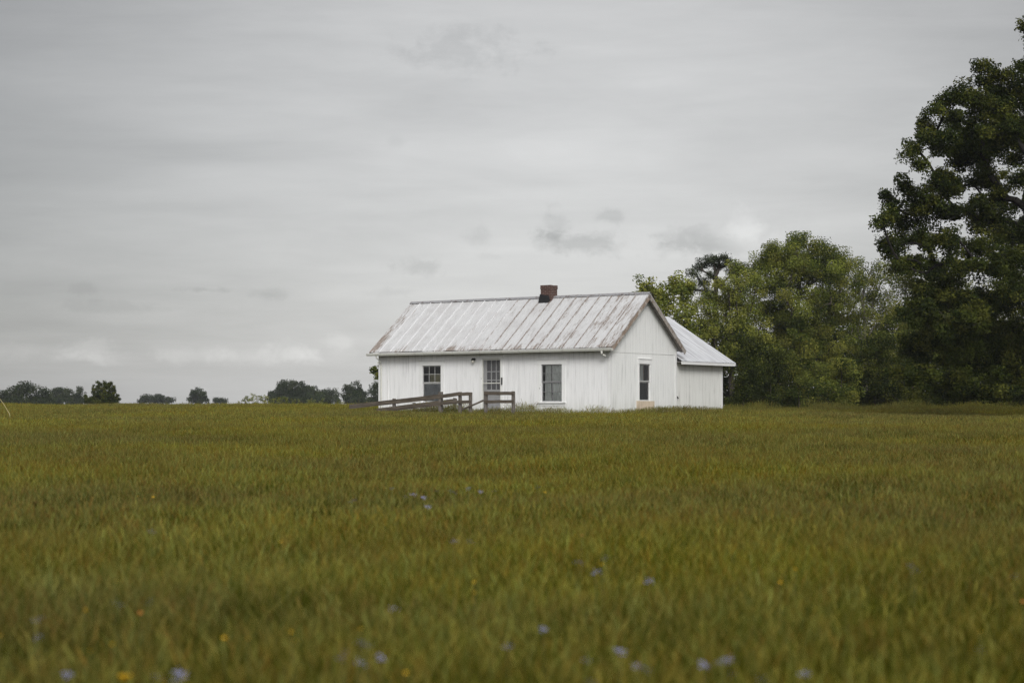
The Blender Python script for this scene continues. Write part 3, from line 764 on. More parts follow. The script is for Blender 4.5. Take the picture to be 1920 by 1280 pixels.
# porch light
mb = MB(); mb.tube([(-6.82, -0.003, zz(2.69)), (-6.82, -0.035, zz(2.69))], 0.055, 10); mb.tube([(-6.82, -0.03, zz(2.70)), (-6.82, -0.13, zz(2.72))], 0.02, 8)
mb.tube([(-6.82, -0.13, zz(2.74)), (-6.82, -0.13, zz(2.66)), (-6.82, -0.13, zz(2.645))], [0.035, 0.085, 0.08], 12)
pl = mb.build('porch_light', M['iron'], house)
mb = MB(); mb.tube([(-6.82, -0.13, zz(2.642)), (-6.82, -0.13, zz(2.60)), (-6.82, -0.13, zz(2.55)), (-6.82, -0.13, zz(2.53))], [0.06, 0.068, 0.05, 0.02], 12); mb.build('lamp_glass', M['lamp'], pl)

# rear wing
AY0, AY1 = DW + 0.004, 9.45; AX = -0.06; AE = zz(2.61); AR = zz(4.80); ARX = -3.2; AOV = 0.30
mb = MB()
mb.quad((AX, AY0, 0), (AX, AY1, 0), (AX, AY1, AE + 0.1), (AX, AY0, AE + 0.1))
mb.bm.faces.new([mb.bm.verts.new(p) for p in ((AX, AY1, 0), (2 * ARX - AX, AY1, 0), (2 * ARX - AX, AY1, AE + 0.1), (ARX, AY1, AR - 0.12), (AX, AY1, AE + 0.1))])
mb.quad((2 * ARX - AX, AY1, 0), (2 * ARX - AX, AY0, 0), (2 * ARX - AX, AY0, AE + 0.1), (2 * ARX - AX, AY1, AE + 0.1))
mb.build('wing_wall', M['annex'], house)
mb = MB(); mb.box(AX + 0.002, AX + 0.022, AY1 - 0.09, AY1 + 0.022, 0, AE + 0.02); mb.build('corner_board', M['corner'], house)
# corrugated sheet roof, ribs run down the slope
ASL = (AR - AE) / (AOV - ARX)
V, Q = [], []
ny_ = 300; ys = np.linspace(DW - 0.9, AY1 + 0.62, ny_)
for sgn in (1, -1):
    b0 = len(V)
    for y in ys:
        h = 0.014 * (1 - abs(math.sin(math.pi * (y + 0.03) / 0.23)) ** 0.35) * 2.2
        for s in (0.0, 0.5, 1.0):
            xx = AOV + (ARX - AOV) * s
            X_ = xx if sgn > 0 else 2 * ARX - xx
            V.append((X_, y, AE + ASL * (AOV - xx) + h + 0.01 + 0.006 * math.sin(y * 5) * (s == 0.5)))
    for i in range(ny_ - 1):
        for j in range(2):
            a = b0 + i * 3 + j; Q.append((a, a + 3, a + 4, a + 1) if sgn > 0 else (a, a + 1, a + 4, a + 3))
# keep the wing's sheet clear of the main roof: only where it lies behind the main back slope
Va = np.array(V)
Q = [f for f in Q if Va[f[0], 1] > DW or Va[list(f), 2].min() > ROOF_E + SL * (2 * MID + 0.35 - Va[f[0], 1]) - 0.25]
me = np_mesh('wing_roof', V, Q, M['annexroof'])
wr = link(bpy.data.objects.new('wing_roof', me), house)
mb = MB()
mb.box(AOV - 0.05, AOV - 0.015, DW + 0.01, AY1 + 0.58, AE - 0.12, AE + 0.004)
mb.build('wing_fascia', M['trim'], wr)
mb = MB(); mb.box(AX + 0.004, AOV - 0.052, DW + 0.01, AY1 + 0.56, AE - 0.03, AE - 0.01); mb.build('wing_soffit', M['soffit'], wr)
mb = MB()
mb.hexa([(AOV, AY1 + 0.59, AE - 0.10), (ARX, AY1 + 0.59, AR - 0.12), (ARX, AY1 + 0.61, AR - 0.12), (AOV, AY1 + 0.61, AE - 0.10), (AOV, AY1 + 0.59, AE + 0.002), (ARX, AY1 + 0.59, AR - 0.004), (ARX, AY1 + 0.61, AR - 0.004), (AOV, AY1 + 0.61, AE + 0.002)])
mb.build('wing_rake', M['trim'], wr)
mb = MB(); mb.box(AX + 0.003, AX + 0.05, 5.42, 5.50, zz(1.02), zz(1.12)); mb.tube([(AX + 0.05, 5.46, zz(1.05)), (AX + 0.10, 5.46, zz(1.03))], 0.018, 6); mb.build('wall_tap', M['iron'], house)

# ------------------------------------------------------------------ wooden ramp
def hw(u, v, z):
    p = HC + HX * u + HV * v; return Vector((p[0], p[1], z))
rb_ = hw(-6.0, -1.5, HZ)
ramp = empty('wooden_ramp', rb_, HA)
tag(ramp, 'weathered brown timber ramp with plank railings leading up to the front door', 'ramp')
def rl(u, v, z): return (u + 6.0, v + 1.5, z + Z0)             # plan measured in house coordinates
zw = lambda z: z - 1.1
POSTS = [(-10.01, zw(2.13)), (-7.49, zw(2.40)), (-6.47, zw(2.39)), (-5.92, zw(2.37)), (-5.13, zw(2.41)), (-3.73, zw(2.40))]
for i, (u, zt_) in enumerate(POSTS):
    mb = MB(); big = i == 1
    w_ = 0.075 if big else 0.058
    a, b = rl(u, -1.5, -0.1), rl(u, -1.5, zt_)
    mb.box(a[0] - w_, a[0] + w_, a[1] - w_, a[1] + w_, -0.25, b[2], 0.004)
    mb.build('post', M['post'], ramp, 0.006)
for u, zt_ in ((-9.80, zw(1.95)), (-7.6, zw(2.15)), (-12.0, zw(1.66))):
    mb = MB(); a, b = rl(u, -0.38, 0), rl(u, -0.38, zt_); mb.box(a[0] - 0.05, a[0] + 0.05, a[1] - 0.05, a[1] + 0.05, -0.25, b[2], 0.004); mb.build('post', M['post'], ramp, 0.006)
def rail(u0, z0_, u1, z1_, h, v=-1.572, name='rail', mat='wood'):
    mb = MB(); n = 4
    A, B = Vector(rl(u0, v, z0_)), Vector(rl(u1, v, z1_))
    pts_ = [A.lerp(B, k / n) + Vector((0, 0, random.uniform(-0.008, 0.008))) for k in range(n + 1)]
    for p, q_ in zip(pts_, pts_[1:]): mb.beam(p, q_, 0.038, h)
    return mb.build(name, M[mat], ramp)
rail(-12.45, zw(1.77), -7.42, zw(2.21), 0.19); rail(-10.9, zw(1.60), -7.42, zw(1.90), 0.15)
rail(-7.42, zw(2.21), -6.40, zw(2.31), 0.15, -1.60); rail(-7.42, zw(1.90), -6.40, zw(1.98), 0.13, -1.60)
rail(-6.55, zw(2.30), -5.86, zw(2.30), 0.14); rail(-6.55, zw(1.97), -5.86, zw(1.97), 0.13)
rail(-5.17, zw(2.315), -3.67, zw(2.315), 0.14); rail(-5.17, zw(1.975), -3.67, zw(1.975), 0.13)
rail(-6.30, zw(1.64), -5.16, zw(2.03), 0.07, -1.62, 'handrail')
rail(-12.2, zw(1.60), -7.5, zw(2.04), 0.16, -0.36)
mb = MB()      # ramp deck boards and landing
for k in range(34):
    ua, ub = -12.2 + k * 0.17, -12.2 + k * 0.17 + 0.155
    za = lambda u: 0.08 + (u + 12.2) / 5.8 * 0.30
    p = [rl(ua, -1.45, za(ua) - 0.035), rl(ub, -1.45, za(ub) - 0.035), rl(ub, -0.42, za(ub) - 0.035), rl(ua, -0.42, za(ua) - 0.035), rl(ua, -1.45, za(ua)), rl(ub, -1.45, za(ub)), rl(ub, -0.42, za(ub)), rl(ua, -0.42, za(ua))]
    mb.hexa(p)
for k in range(16):
    ua = -6.40 + k * 0.17; a, b = rl(ua, -1.44, 0.345), rl(ua + 0.155, -0.09, 0.38); mb.box(a[0], b[0], a[1], b[1], a[2], b[2])
mb.build('deck', M['wood'], ramp)

# ------------------------------------------------------------------ trees
def unit(v): return v / np.maximum(np.linalg.norm(v, axis=-1, keepdims=True), 1e-9)

def leaves_mesh(name, centers, outward, L, W, cols, mat, upb=0.5, droop=0.0, axis=None):
    n = len(centers)
    nrm = unit(rng.normal(0, 1, (n, 3)) * 0.75 + outward * 0.45 + np.array([0, 0, upb]))
    if axis is None: ax = rng.normal(0, 1, (n, 3)) + np.array([0, 0, -droop])
    else: ax = axis
    ax = unit(ax - nrm * np.sum(ax * nrm, -1, keepdims=True))
    sd = np.cross(nrm, ax)
    l = L * rng.uniform(0.65, 1.3, (n, 1)); w = W * rng.uniform(0.7, 1.25, (n, 1))
    fold = nrm * w * 0.22
    v = np.stack([centers - ax * l * 0.5, centers - sd * w * 0.5 + fold + ax * l * 0.05, centers + ax * l * 0.5, centers + sd * w * 0.5 + fold + ax * l * 0.05], 1).reshape(-1, 3)
    i = np.arange(n)[:, None] * 4
    q = np.concatenate([i, i + 1, i + 2, i + 3], 1)
    return np_mesh(name, v, q, mat, np.repeat(cols, 4, 0))

def limbs_mesh(name, base, trunk_top, targets, r0, mat, wob=0.25, nt=7, twig=0.012, lowest=0.15):
    """trunk and limbs grown to the given leaf clumps"""
    base = np.array(base, float); top = np.array(trunk_top, float)
    P_, par = [base - np.array([0, 0, 0.15])], [-1]
    for k in range(1, nt + 1):
        t = k / nt
        P_.append(base + (top - base) * t + np.append(rng.normal(0, wob * 0.25 * t, 2), 0)); par.append(k - 1)
    order = np.argsort(np.linalg.norm(targets - (base + (top - base) * 0.6), axis=1))
    pl_ = [0.0]
    for k in range(1, nt + 1): pl_.append(pl_[-1] + np.linalg.norm(P_[k] - P_[k - 1]))
    H = top[2] - base[2]
    for ti in order:
        tg = targets[ti]
        A = np.array(P_); d = np.linalg.norm(A - tg, axis=1)
        cost = d + 0.30 * np.array(pl_) + 1.2 * np.maximum(A[:, 2] - tg[2] + 0.15 * d, 0) + 99 * (A[:, 2] < base[2] + lowest * H)
        j = int(np.argmin(cost)); s = A[j]
        m = 3 if d[j] > 0.8 else 2
        side = rng.normal(0, 0.09, 3) * d[j]
        prev = j
        for k in range(1, m + 1):
            t = k / m
            p = s + (tg - s) * t + side * math.sin(math.pi * t) + np.array([0, 0, 0.10 * d[j] * math.sin(math.pi * t)])
            P_.append(p); par.append(prev); pl_.append(pl_[prev] + np.linalg.norm(p - P_[prev])); prev = len(P_) - 1
    n = len(P_); area = np.zeros(n); kids = np.zeros(n, int)
    for i in range(1, n): kids[par[i]] += 1
    for i in range(n - 1, 0, -1):
        if kids[i] == 0: area[i] += twig ** 2.2
        area[par[i]] += area[i]
    rad = area ** (1 / 2.2); rad *= r0 / max(rad[0], 1e-6); rad = np.maximum(rad, twig * 0.7)
    A = np.array(P_)
    V, Q = [], []
    ns = 6
    ang = np.arange(ns) * 2 * math.pi / ns
    for i in range(1, n):
        a, b = A[par[i]], A[i]; d = b - a; ln = np.linalg.norm(d)
        if ln < 1e-4: continue
        d /= ln; o = np.cross(d, [0.3, 0.9, 0.2] if abs(d[2]) > 0.7 else [0, 0, 1]); o /= np.linalg.norm(o); p = np.cross(d, o)
        ra = rad[par[i]] if (par[i] == 0 or kids[par[i]] == 1 or par[i] <= nt and i <= nt) else min(rad[par[i]], rad[i] * 1.35)
        rb2 = rad[i]
        b0 = len(V)
        ring = np.cos(ang)[:, None] * o + np.sin(ang)[:, None] * p
        V.extend(a - d * ra * 0.2 + ring * ra); V.extend(b + d * rb2 * 0.2 + ring * rb2)
        for k in range(ns): Q.append((b0 + k, b0 + (k + 1) % ns, b0 + ns + (k + 1) % ns, b0 + ns + k))
    return np_mesh(name, np.array(V), Q, mat, smooth=True)

def tree(name, label, cat, lobes, base, L, pal, group=None, dens=1.0, per=90, rc=None, trunk=None, r0=0.2, leafmat='leaf', barkmat='bark', upb=0.55, W=0.55, top_t=0.8, limit=150, droop=0.2, probs=None, lowest=0.15, axis_up=0.0, jit=0.0, floor=0.15, limb_min=0.0):
    """lobes: (centre, (rx, ry, rz)) in world metres. Clumps sit mostly near each lobe's surface, leaves fill the clumps."""
    root = empty(name, base); tag(root, label, cat, group)
    Cs, Rs, Lc = [], [], []
    for c, r in lobes:
        c = np.array(c); r = np.array(r)
        rm = float(np.mean(r)); rcl = rc or max(0.22 * rm, 0.25)
        n = max(4, int(dens * 2.6 * (rm / rcl) ** 2))
        d = unit(rng.normal(0, 1, (n, 3)))
        rr = rng.random((n, 1)) ** 0.42
        Cs.append(c + d * r * rr + rng.normal(0, jit, (n, 3)) * r); Rs.append(np.full(n, rcl) * rng.uniform(0.7, 1.35, n)); Lc.append(np.repeat(c[None], n, 0))
    C = np.concatenate(Cs); Rc = np.concatenate(Rs); Lc = np.concatenate(Lc)
    keep = C[:, 2] > base[2] + floor
    C, Rc, Lc = C[keep], Rc[keep], Lc[keep]
    m = len(C)
    cnt = np.maximum((per * 1.75 * (Rc / np.mean(Rc)) ** 1.6 * rng.uniform(0.6, 1.3, m)).astype(int), 5)
    ci_ = np.repeat(np.arange(m), cnt)
    pos = C[ci_] + np.clip(rng.normal(0, 1, (len(ci_), 3)), -1.55, 1.55) * Rc[ci_][:, None] * np.array([0.60, 0.60, 0.48])
    outw = unit(pos - Lc[ci_])
    pal_ = np.array(pal)
    tint = rng.uniform(0.72, 1.28, m); cidx = rng.choice(len(pal), m, p=probs)
    lidx = np.where(rng.random(len(ci_)) < 0.78, cidx[ci_], rng.integers(0, len(pal), len(ci_)))
    col = pal_[lidx] * tint[ci_][:, None] * rng.uniform(0.75, 1.25, (len(ci_), 1))
    axv = None
    if axis_up: axv = rng.normal(0, 1, (len(ci_), 3)) * (1 - axis_up) + outw * 0.5 * axis_up + np.array([0, 0, axis_up])
    b = np.array(base)
    sel = np.nonzero(C[:, 2] > b[2] + limb_min)[0]
    sel = rng.permutation(sel)[:limit]
    if trunk is None:
        zt_ = b[2] + (C[:, 2].max() - b[2]) * top_t; mx = np.mean(C[C[:, 2] > np.percentile(C[:, 2], 60)], 0); trunk = (b[0] + (mx[0] - b[0]) * 0.6, b[1] + (mx[1] - b[1]) * 0.6, zt_)
    tm = limbs_mesh('trunk', b, trunk, C[sel], r0, M[barkmat], lowest=lowest)
    tm.transform(Matrix.Translation(-Vector(base))); link(bpy.data.objects.new('trunk', tm), root)
    cm = leaves_mesh('crown', pos, outw, L, L * W, col, M[leafmat], upb, droop, axv)
    cm.transform(Matrix.Translation(-Vector(base))); link(bpy.data.objects.new('crown', cm), root)
    return root

def lobes_px(lst, Y, spread=0.0, depth=1.0):
    """(px, py, rx px, rz px[, dy]) of the photograph -> lobes in metres around the distance Y"""
    out = []
    for q_ in lst:
        dy = q_[4] if len(q_) > 4 else rng.uniform(-spread, spread)
        p = at(q_[0], q_[1], Y + dy); k = (Y + dy) / F
        out.append(((p.x, p.y, p.z), (q_[2] * k, max(q_[2], q_[3]) * k * depth, q_[3] * k)))
    return out
def base_at(px, Y):
    x = (px - 960) / F * Y; return (x, Y, float(ground_z(x, Y)))

SPRING = [(0.190, 0.192, 0.034), (0.145, 0.158, 0.028), (0.225, 0.212, 0.042), (0.095, 0.112, 0.021)]
MIDG = [(0.120, 0.128, 0.024), (0.078, 0.092, 0.018), (0.160, 0.150, 0.030), (0.048, 0.062, 0.014)]
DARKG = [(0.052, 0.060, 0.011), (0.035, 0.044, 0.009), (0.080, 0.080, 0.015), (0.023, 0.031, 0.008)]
PINE = [(0.034, 0.047, 0.020), (0.024, 0.036, 0.016), (0.046, 0.057, 0.020)]
FARG = [(0.034, 0.044, 0.018), (0.025, 0.035, 0.014), (0.045, 0.052, 0.020)]

tree('young_tree', 'slim pale green tree peeking above the gable end of the white house', 'tree',
     lobes_px([(1206, 532, 17, 18), (1216, 562, 22, 25), (1238, 545, 14, 22), (1262, 527, 20, 20), (1250, 560, 28, 28), (1283, 550, 20, 30), (1240, 605, 45, 35), (1280, 600, 35, 40), (1225, 660, 40, 50), (1290, 660, 40, 50)], 103, 1.0),
     base_at(1248, 103), 0.17, SPRING, per=34, rc=0.30, dens=0.9, r0=0.11)
tree('pine_tree', 'dark pine with tiered needle clumps and bare trunk beside the rear wing', 'tree',
     lobes_px([(1346, 484, 20, 6), (1326, 490, 16, 6), (1364, 490, 16, 7), (1312, 500, 17, 5), (1350, 501, 18, 5), (1302, 512, 13, 4), (1330, 514, 12, 4), (1374, 508, 14, 7), (1264, 540, 17, 5), (1286, 543, 17, 5), (1300, 537, 9, 3), (1318, 528, 12, 3), (1350, 530, 14, 4), (1328, 548, 12, 4), (1366, 545, 14, 5)], 116, 0.6, 0.8),
     base_at(1341, 116), 0.26, PINE, per=40, rc=0.26, dens=1.2, r0=0.16, W=0.16, leafmat='needle', trunk=tuple(at(1341, 484, 116)), upb=0.2, axis_up=0.5, lowest=0.55)
tree('broadleaf_tree', 'yellowish green tree with open crown in front of the dark pine', 'tree',
     lobes_px([(1384, 507, 20, 18), (1368, 535, 30, 20), (1402, 540, 30, 28), (1325, 560, 22, 14), (1375, 575, 42, 26), (1312, 590, 36, 22), (1338, 620, 42, 20), (1400, 610, 40, 30), (1300, 640, 30, 22), (1420, 655, 40, 32), (1365, 665, 45, 25)], 106, 1.2),
     base_at(1372, 106), 0.108, SPRING, per=118, rc=0.36, dens=1.05, r0=0.14, jit=0.2, group='broadleaf trees behind the house')
tree('broadleaf_tree', 'tall rounded green tree in the middle of the wood, tallest there', 'tree',
     lobes_px([(1428, 490, 26, 22), (1410, 522, 24, 26), (1460, 470, 24, 18), (1488, 460, 24, 15), (1516, 458, 24, 15), (1546, 472, 26, 20), (1572, 492, 22, 22), (1500, 485, 44, 26), (1465, 495, 34, 26), (1540, 500, 34, 26), (1450, 515, 40, 34), (1505, 505, 44, 34), (1558, 520, 34, 36), (1440, 570, 45, 36), (1500, 570, 55, 42), (1560, 580, 45, 42), (1470, 630, 55, 38), (1540, 640, 55, 40), (1445, 690, 50, 36), (1520, 700, 55, 36)], 109, 1.6),
     base_at(1500, 109), 0.108, SPRING[:2] + MIDG, per=145, rc=0.40, dens=1.2, r0=0.2, jit=0.22, group='broadleaf trees behind the house')
tree('broadleaf_tree', 'grey green tree with thin see-through crown left of the big oak', 'tree',
     lobes_px([(1592, 490, 24, 20), (1618, 502, 22, 20), (1645, 518, 22, 24), (1600, 525, 40, 30), (1650, 545, 32, 36), (1600, 580, 42, 38), (1655, 600, 36, 38), (1615, 640, 48, 34), (1670, 660, 40, 40), (1600, 700, 50, 40), (1660, 715, 50, 35)], 113, 1.6),
     base_at(1622, 113), 0.108, MIDG + SPRING[:1], per=100, rc=0.40, dens=1.0, r0=0.16, jit=0.22, barkmat='palebark', group='broadleaf trees behind the house')
tree('broadleaf_tree', 'green tree half hidden behind the big oak at right', 'tree',
     lobes_px([(1700, 500, 34, 28), (1735, 525, 36, 34), (1710, 560, 40, 40), (1770, 560, 46, 44), (1720, 630, 50, 46), (1780, 640, 50, 46), (1830, 570, 50, 50), (1890, 560, 50, 50), (1850, 650, 60, 50), (1930, 650, 60, 50)], 116, 1.6),
     base_at(1770, 116), 0.125, MIDG, per=91, rc=0.45, dens=1.1, r0=0.2, jit=0.2, group='broadleaf trees behind the house')
tree('small_tree', 'small leafy tree peeking out beyond the left end of the white house', 'tree',
     lobes_px([(704, 692, 8, 5), (712, 703, 9, 5), (735, 690, 24, 18), (760, 700, 30, 25), (735, 725, 25, 18)], 104, 0.4),
     base_at(752, 104), 0.15, MIDG, per=26, rc=0.16, dens=0.8, r0=0.07)

WOODB = [(1395, 640, 121), (1470, 610, 123), (1560, 620, 122), (1650, 620, 124), (1750, 600, 123), (1850, 600, 125), (1950, 600, 124)]
WLAB = ['dark backing tree low behind the pine trunk', 'dark tree in the depth behind the tallest tree', 'dark tree in the depth right of the tallest tree', 'dark tree in the depth behind the see-through crown', 'dark tree in the depth behind the oak, left part', 'dark tree in the depth behind the oak, middle part', 'dark tree in the depth behind the oak at the frame edge']
for (px, py, Yb), lab in zip(WOODB, WLAB):
    tree('background_tree', lab, 'tree', lobes_px([(px, py, 60, 50), (px - 35, py + 60, 55, 50), (px + 35, py + 55, 55, 50), (px, py + 110, 70, 50)], Yb, 1.0), base_at(px, Yb), 0.24, DARKG, group='dark trees in the depth of the wood', per=60, rc=0.6, dens=0.9, r0=0.2, limit=60)

# understorey along the foot of the wood
BUSH = [(1392, 690, 36, 85, 97.5, DARKG, 'dark leafy bush at the corner of the rear wing'),
        (1440, 700, 40, 66, 101, DARKG, 'dark bush standing left of the pale stemmed shrub'),
        (1497, 690, 42, 78, 102.5, MIDG, 'tall rounded bush under the tallest tree of the wood'),
        (1575, 716, 40, 50, 99, MIDG + SPRING[:1], 'grey green low shrub, lightest at the foot of the wood'),
        (1640, 690, 48, 80, 101.5, DARKG, 'dark tall bush below the see-through tree'),
        (1712, 700, 50, 70, 100, DARKG, 'dark bush under the left edge of the oak'),
        (1785, 690, 52, 80, 101, DARKG, 'dark bush under the middle of the oak'),
        (1862, 700, 52, 70, 99, DARKG, 'dark bush under the oak close to the right edge'),
        (1935, 690, 52, 80, 100, DARKG, 'dark bush cut by the right edge under the oak')]
for (px, py, rx, rz, Yb, pal, lab) in BUSH:
    lb = []
    for k in range(7):
        a0 = rng.uniform(0, 6.28); lb.append((px + rx * 0.6 * math.cos(a0) * rng.random(), py + rz * (k / 6.0 * 1.5 - 0.62), rx * rng.uniform(0.5, 0.75), rz * 0.30))
    tree('shrub', lab, 'bush', lobes_px(lb, Yb, 0.8), base_at(px, Yb), 0.12, pal, group='bushes at the foot of the wood', per=90, rc=0.34, dens=0.85, r0=0.05, limit=60, lowest=0.0)

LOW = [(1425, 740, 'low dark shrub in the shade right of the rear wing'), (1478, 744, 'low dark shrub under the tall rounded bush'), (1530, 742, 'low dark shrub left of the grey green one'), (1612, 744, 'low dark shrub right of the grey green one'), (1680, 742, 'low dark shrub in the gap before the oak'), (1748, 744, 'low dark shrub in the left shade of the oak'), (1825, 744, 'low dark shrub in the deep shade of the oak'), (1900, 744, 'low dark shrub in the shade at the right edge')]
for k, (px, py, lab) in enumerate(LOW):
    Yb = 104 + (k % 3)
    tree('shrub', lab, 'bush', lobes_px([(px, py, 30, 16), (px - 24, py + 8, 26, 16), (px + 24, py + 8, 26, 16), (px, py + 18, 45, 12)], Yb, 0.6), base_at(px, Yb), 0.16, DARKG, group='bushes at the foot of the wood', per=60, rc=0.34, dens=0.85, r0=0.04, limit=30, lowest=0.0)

# the big oak at the right edge
OAKV = [(1920, 52, 9, 14), (1914, 122, 12, 14), (1842, 128, 18, 14), (1862, 150, 30, 22), (1905, 160, 34, 30), (1800, 175, 32, 20), (1845, 195, 42, 28), (1758, 206, 26, 20), (1795, 228, 40, 26), (1736, 240, 22, 20), (1760, 258, 34, 20), (1715, 268, 18, 16), (1830, 258, 44, 26), (1880, 240, 40, 30),
        (1706, 292, 13, 13), (1728, 308, 12, 10), (1790, 284, 36, 16), (1850, 290, 34, 16), (1775, 330, 24, 14), (1800, 345, 28, 20), (1840, 330, 24, 20),
        (1700, 348, 15, 15), (1675, 372, 22, 17), (1715, 378, 34, 24), (1660, 398, 18, 14), (1690, 412, 36, 20), (1760, 370, 34, 24), (1770, 405, 40, 26), (1650, 416, 12, 9), (1830, 385, 34, 24), (1890, 370, 34, 24), (1905, 290, 24, 18),
        (1662, 455, 18, 16), (1680, 478, 22, 20), (1715, 450, 36, 24), (1770, 452, 38, 24), (1830, 465, 40, 22), (1890, 440, 40, 36), (1690, 500, 16, 14), (1740, 492, 36, 20), (1800, 508, 42, 24), (1870, 505, 44, 34), (1730, 535, 40, 24), (1790, 556, 46, 28), (1860, 565, 48, 34), (1910, 560, 40, 40),
        (1730, 590, 42, 30), (1800, 610, 50, 34), (1880, 630, 54, 36), (1740, 650, 46, 34), (1815, 670, 50, 34), (1895, 690, 54, 34), (1720, 705, 44, 32), (1790, 722, 48, 30), (1870, 730, 50, 28)]
OAKV += [(1890, 200, 40, 36), (1915, 250, 30, 34), (1875, 265, 34, 22), (1905, 335, 26, 16), (1850, 345, 26, 18), (1862, 415, 40, 26), (1815, 300, 36, 20), (1915, 480, 40, 40), (1765, 345, 30, 16)]
OAKO = [(1978, 62, 34, 34), (1965, 135, 40, 36), (1955, 260, 40, 40), (1955, 400, 40, 40), (1955, 540, 40, 40), (1980, 90, 60, 60), (2060, 60, 80, 70), (2160, 90, 80, 80), (1970, 200, 60, 60), (2060, 190, 80, 70), (2180, 220, 90, 80), (1990, 330, 60, 50), (2090, 330, 80, 60), (2210, 360, 90, 70), (1990, 450, 60, 50), (2110, 470, 80, 60), (2220, 500, 80, 60), (1990, 590, 60, 50), (2120, 620, 80, 50)]
tree('oak_tree', 'huge dark oak towering at the right edge above all other trees', 'tree',
     lobes_px(OAKV, 72, 2.2, 1.1) + lobes_px(OAKO, 73, 2.5),
     base_at(2055, 73), 0.118, DARKG, per=84, rc=0.26, dens=1.05, r0=0.34, limit=260, top_t=0.72, lowest=0.35, trunk=(23.0, 73.0, 12.0), barkmat='darkbark', jit=0.2, floor=1.1, limb_min=5.5)

# far trees beyond the crest of the field
def far_tree(name, label, Yf, lst, group=None, pal=FARG, leaf=0.36, per=55, rc=None, px=None, **kw):
    px = px or lst[0][0]
    b = base_at(px, Yf)
    # carry the crown's lower part down towards the hidden ground
    lo = max(q_[1] + q_[3] for q_ in lst); k = Yf / F
    tree(name, label, 'tree', lobes_px(lst, Yf, 2.0), b, leaf, pal, group=group, per=per, rc=rc or 0.62, dens=1.0, r0=0.25, limit=50, **kw)
G = 'trees along the far horizon'
far_tree('distant_tree', 'broad dark tree clump at the far left edge of the horizon', 330, [(-25, 748, 30, 16), (18, 742, 26, 14), (45, 732, 26, 14), (68, 738, 22, 14), (88, 748, 16, 10), (30, 754, 50, 10), (76, 754, 30, 10)], G, rc=0.8)
far_tree('distant_tree', 'grey tree between the left edge clump and the spiky cedars, leftmost of two', 430, [(108, 738, 15, 14), (96, 748, 12, 10), (114, 750, 16, 10)], G)
far_tree('distant_tree', 'rounded dark tree directly left of the spiky cedars', 420, [(132, 738, 13, 11), (148, 737, 9, 11), (138, 750, 20, 10), (155, 750, 10, 9)], G)
b = base_at(192, 190)
CED = [(167, 750, 7, 8), (177, 745, 8, 12), (186, 740, 8, 16), (196, 739, 9, 17), (206, 740, 9, 16), (215, 745, 8, 11), (222, 751, 5, 6), (175, 729, 2.6, 9), (184, 722, 2.6, 8), (188, 718, 1.6, 5), (197, 724, 2.8, 9), (205, 721, 2.6, 8), (209, 719, 1.4, 5), (213, 730, 2.6, 8), (161, 742, 2, 7), (190, 753, 30, 6)]
tree('cedar_tree', 'spiky dark cedar clump with pointed tops on the left horizon', 'tree', lobes_px(CED, 190, 0.3), b, 0.17, DARKG, per=26, rc=0.14, dens=0.8, r0=0.12, W=0.3, axis_up=0.75, upb=0.1, limit=60, lowest=0.0)
far_tree('distant_tree', 'low flat hedge-like tree clump right of the cedars on the horizon', 520, [(276, 748, 14, 7), (296, 748, 18, 7), (316, 751, 14, 5), (264, 752, 7, 5)], G)
far_tree('distant_tree', 'lone rounded tree standing free in the middle of the left horizon', 480, [(371, 738, 14, 12), (380, 744, 10, 10), (357, 748, 8, 6), (371, 751, 19, 7)], G)
far_tree('distant_tree', 'small low dome-shaped tree right of the lone rounded tree', 540, [(407, 750, 9, 6), (416, 752, 10, 5)], G)
far_tree('distant_tree', 'widest dark tree mass on the horizon, left of the house', 400, [(544, 728, 24, 16), (524, 738, 18, 14), (566, 733, 22, 15), (588, 738, 20, 14), (606, 746, 16, 10), (545, 748, 40, 12), (590, 750, 34, 10)], G)
far_tree('distant_tree', 'thin grey twin-topped tree next to the widest tree mass', 520, [(616, 737, 9, 11), (630, 740, 9, 11), (624, 750, 20, 9)], G, per=34)
far_tree('distant_tree', 'compact round-topped dark tree near the left corner of the house', 400, [(664, 728, 17, 12), (656, 738, 14, 10), (676, 740, 14, 11), (668, 750, 26, 10), (690, 752, 12, 6)], G)
far_tree('distant_tree', 'dark tree half hidden by the left wall of the house', 380, [(706, 728, 11, 11), (702, 742, 10, 11), (722, 738, 18, 18), (712, 752, 20, 9)], G)

# tall yellowish weeds on the crest
WEED = [(0.150, 0.150, 0.025), (0.24, 0.22, 0.03), (0.10, 0.12, 0.03), (0.20, 0.21, 0.08)]
for i, (px, top, w_) in enumerate([(458, 747, 9), (476, 738, 13), (496, 740, 11), (515, 744, 11), (532, 742, 9), (555, 747, 9), (582, 747, 9), (604, 749, 8), (636, 751, 7)]):
    Yw = 112.5 + 0.6 * (i % 3)
    b = base_at(px, Yw)
    lab = ['low yellow green weed at the left end of the weed row', 'tallest pale weed of the row on the crest', 'feathery weed right of the tallest one on the crest', 'yellow green weed on the crest before the widest tree mass', 'yellow weed under the peak of the widest tree mass', 'yellow weed right of the peak of the widest tree mass', 'yellow weed at the right part of the widest tree mass', 'yellow weed before the twin-topped grey tree', 'tiny pale weed nearest the ramp end'][i]
    tree('tall_weed', lab, 'weed', lobes_px([(px, top + 3, w_ * 0.5, 4), (px - w_ * 0.5, top + 8, w_ * 0.5, 5), (px + w_ * 0.5, top + 7, w_ * 0.5, 5), (px, top + 13, w_ * 0.8, 7)], Yw, 0.1), b, 0.06, WEED, group='yellow weeds on the crest', per=16, rc=0.085, dens=0.55, jit=0.35, r0=0.014, limit=24, lowest=0.0, W=0.5)

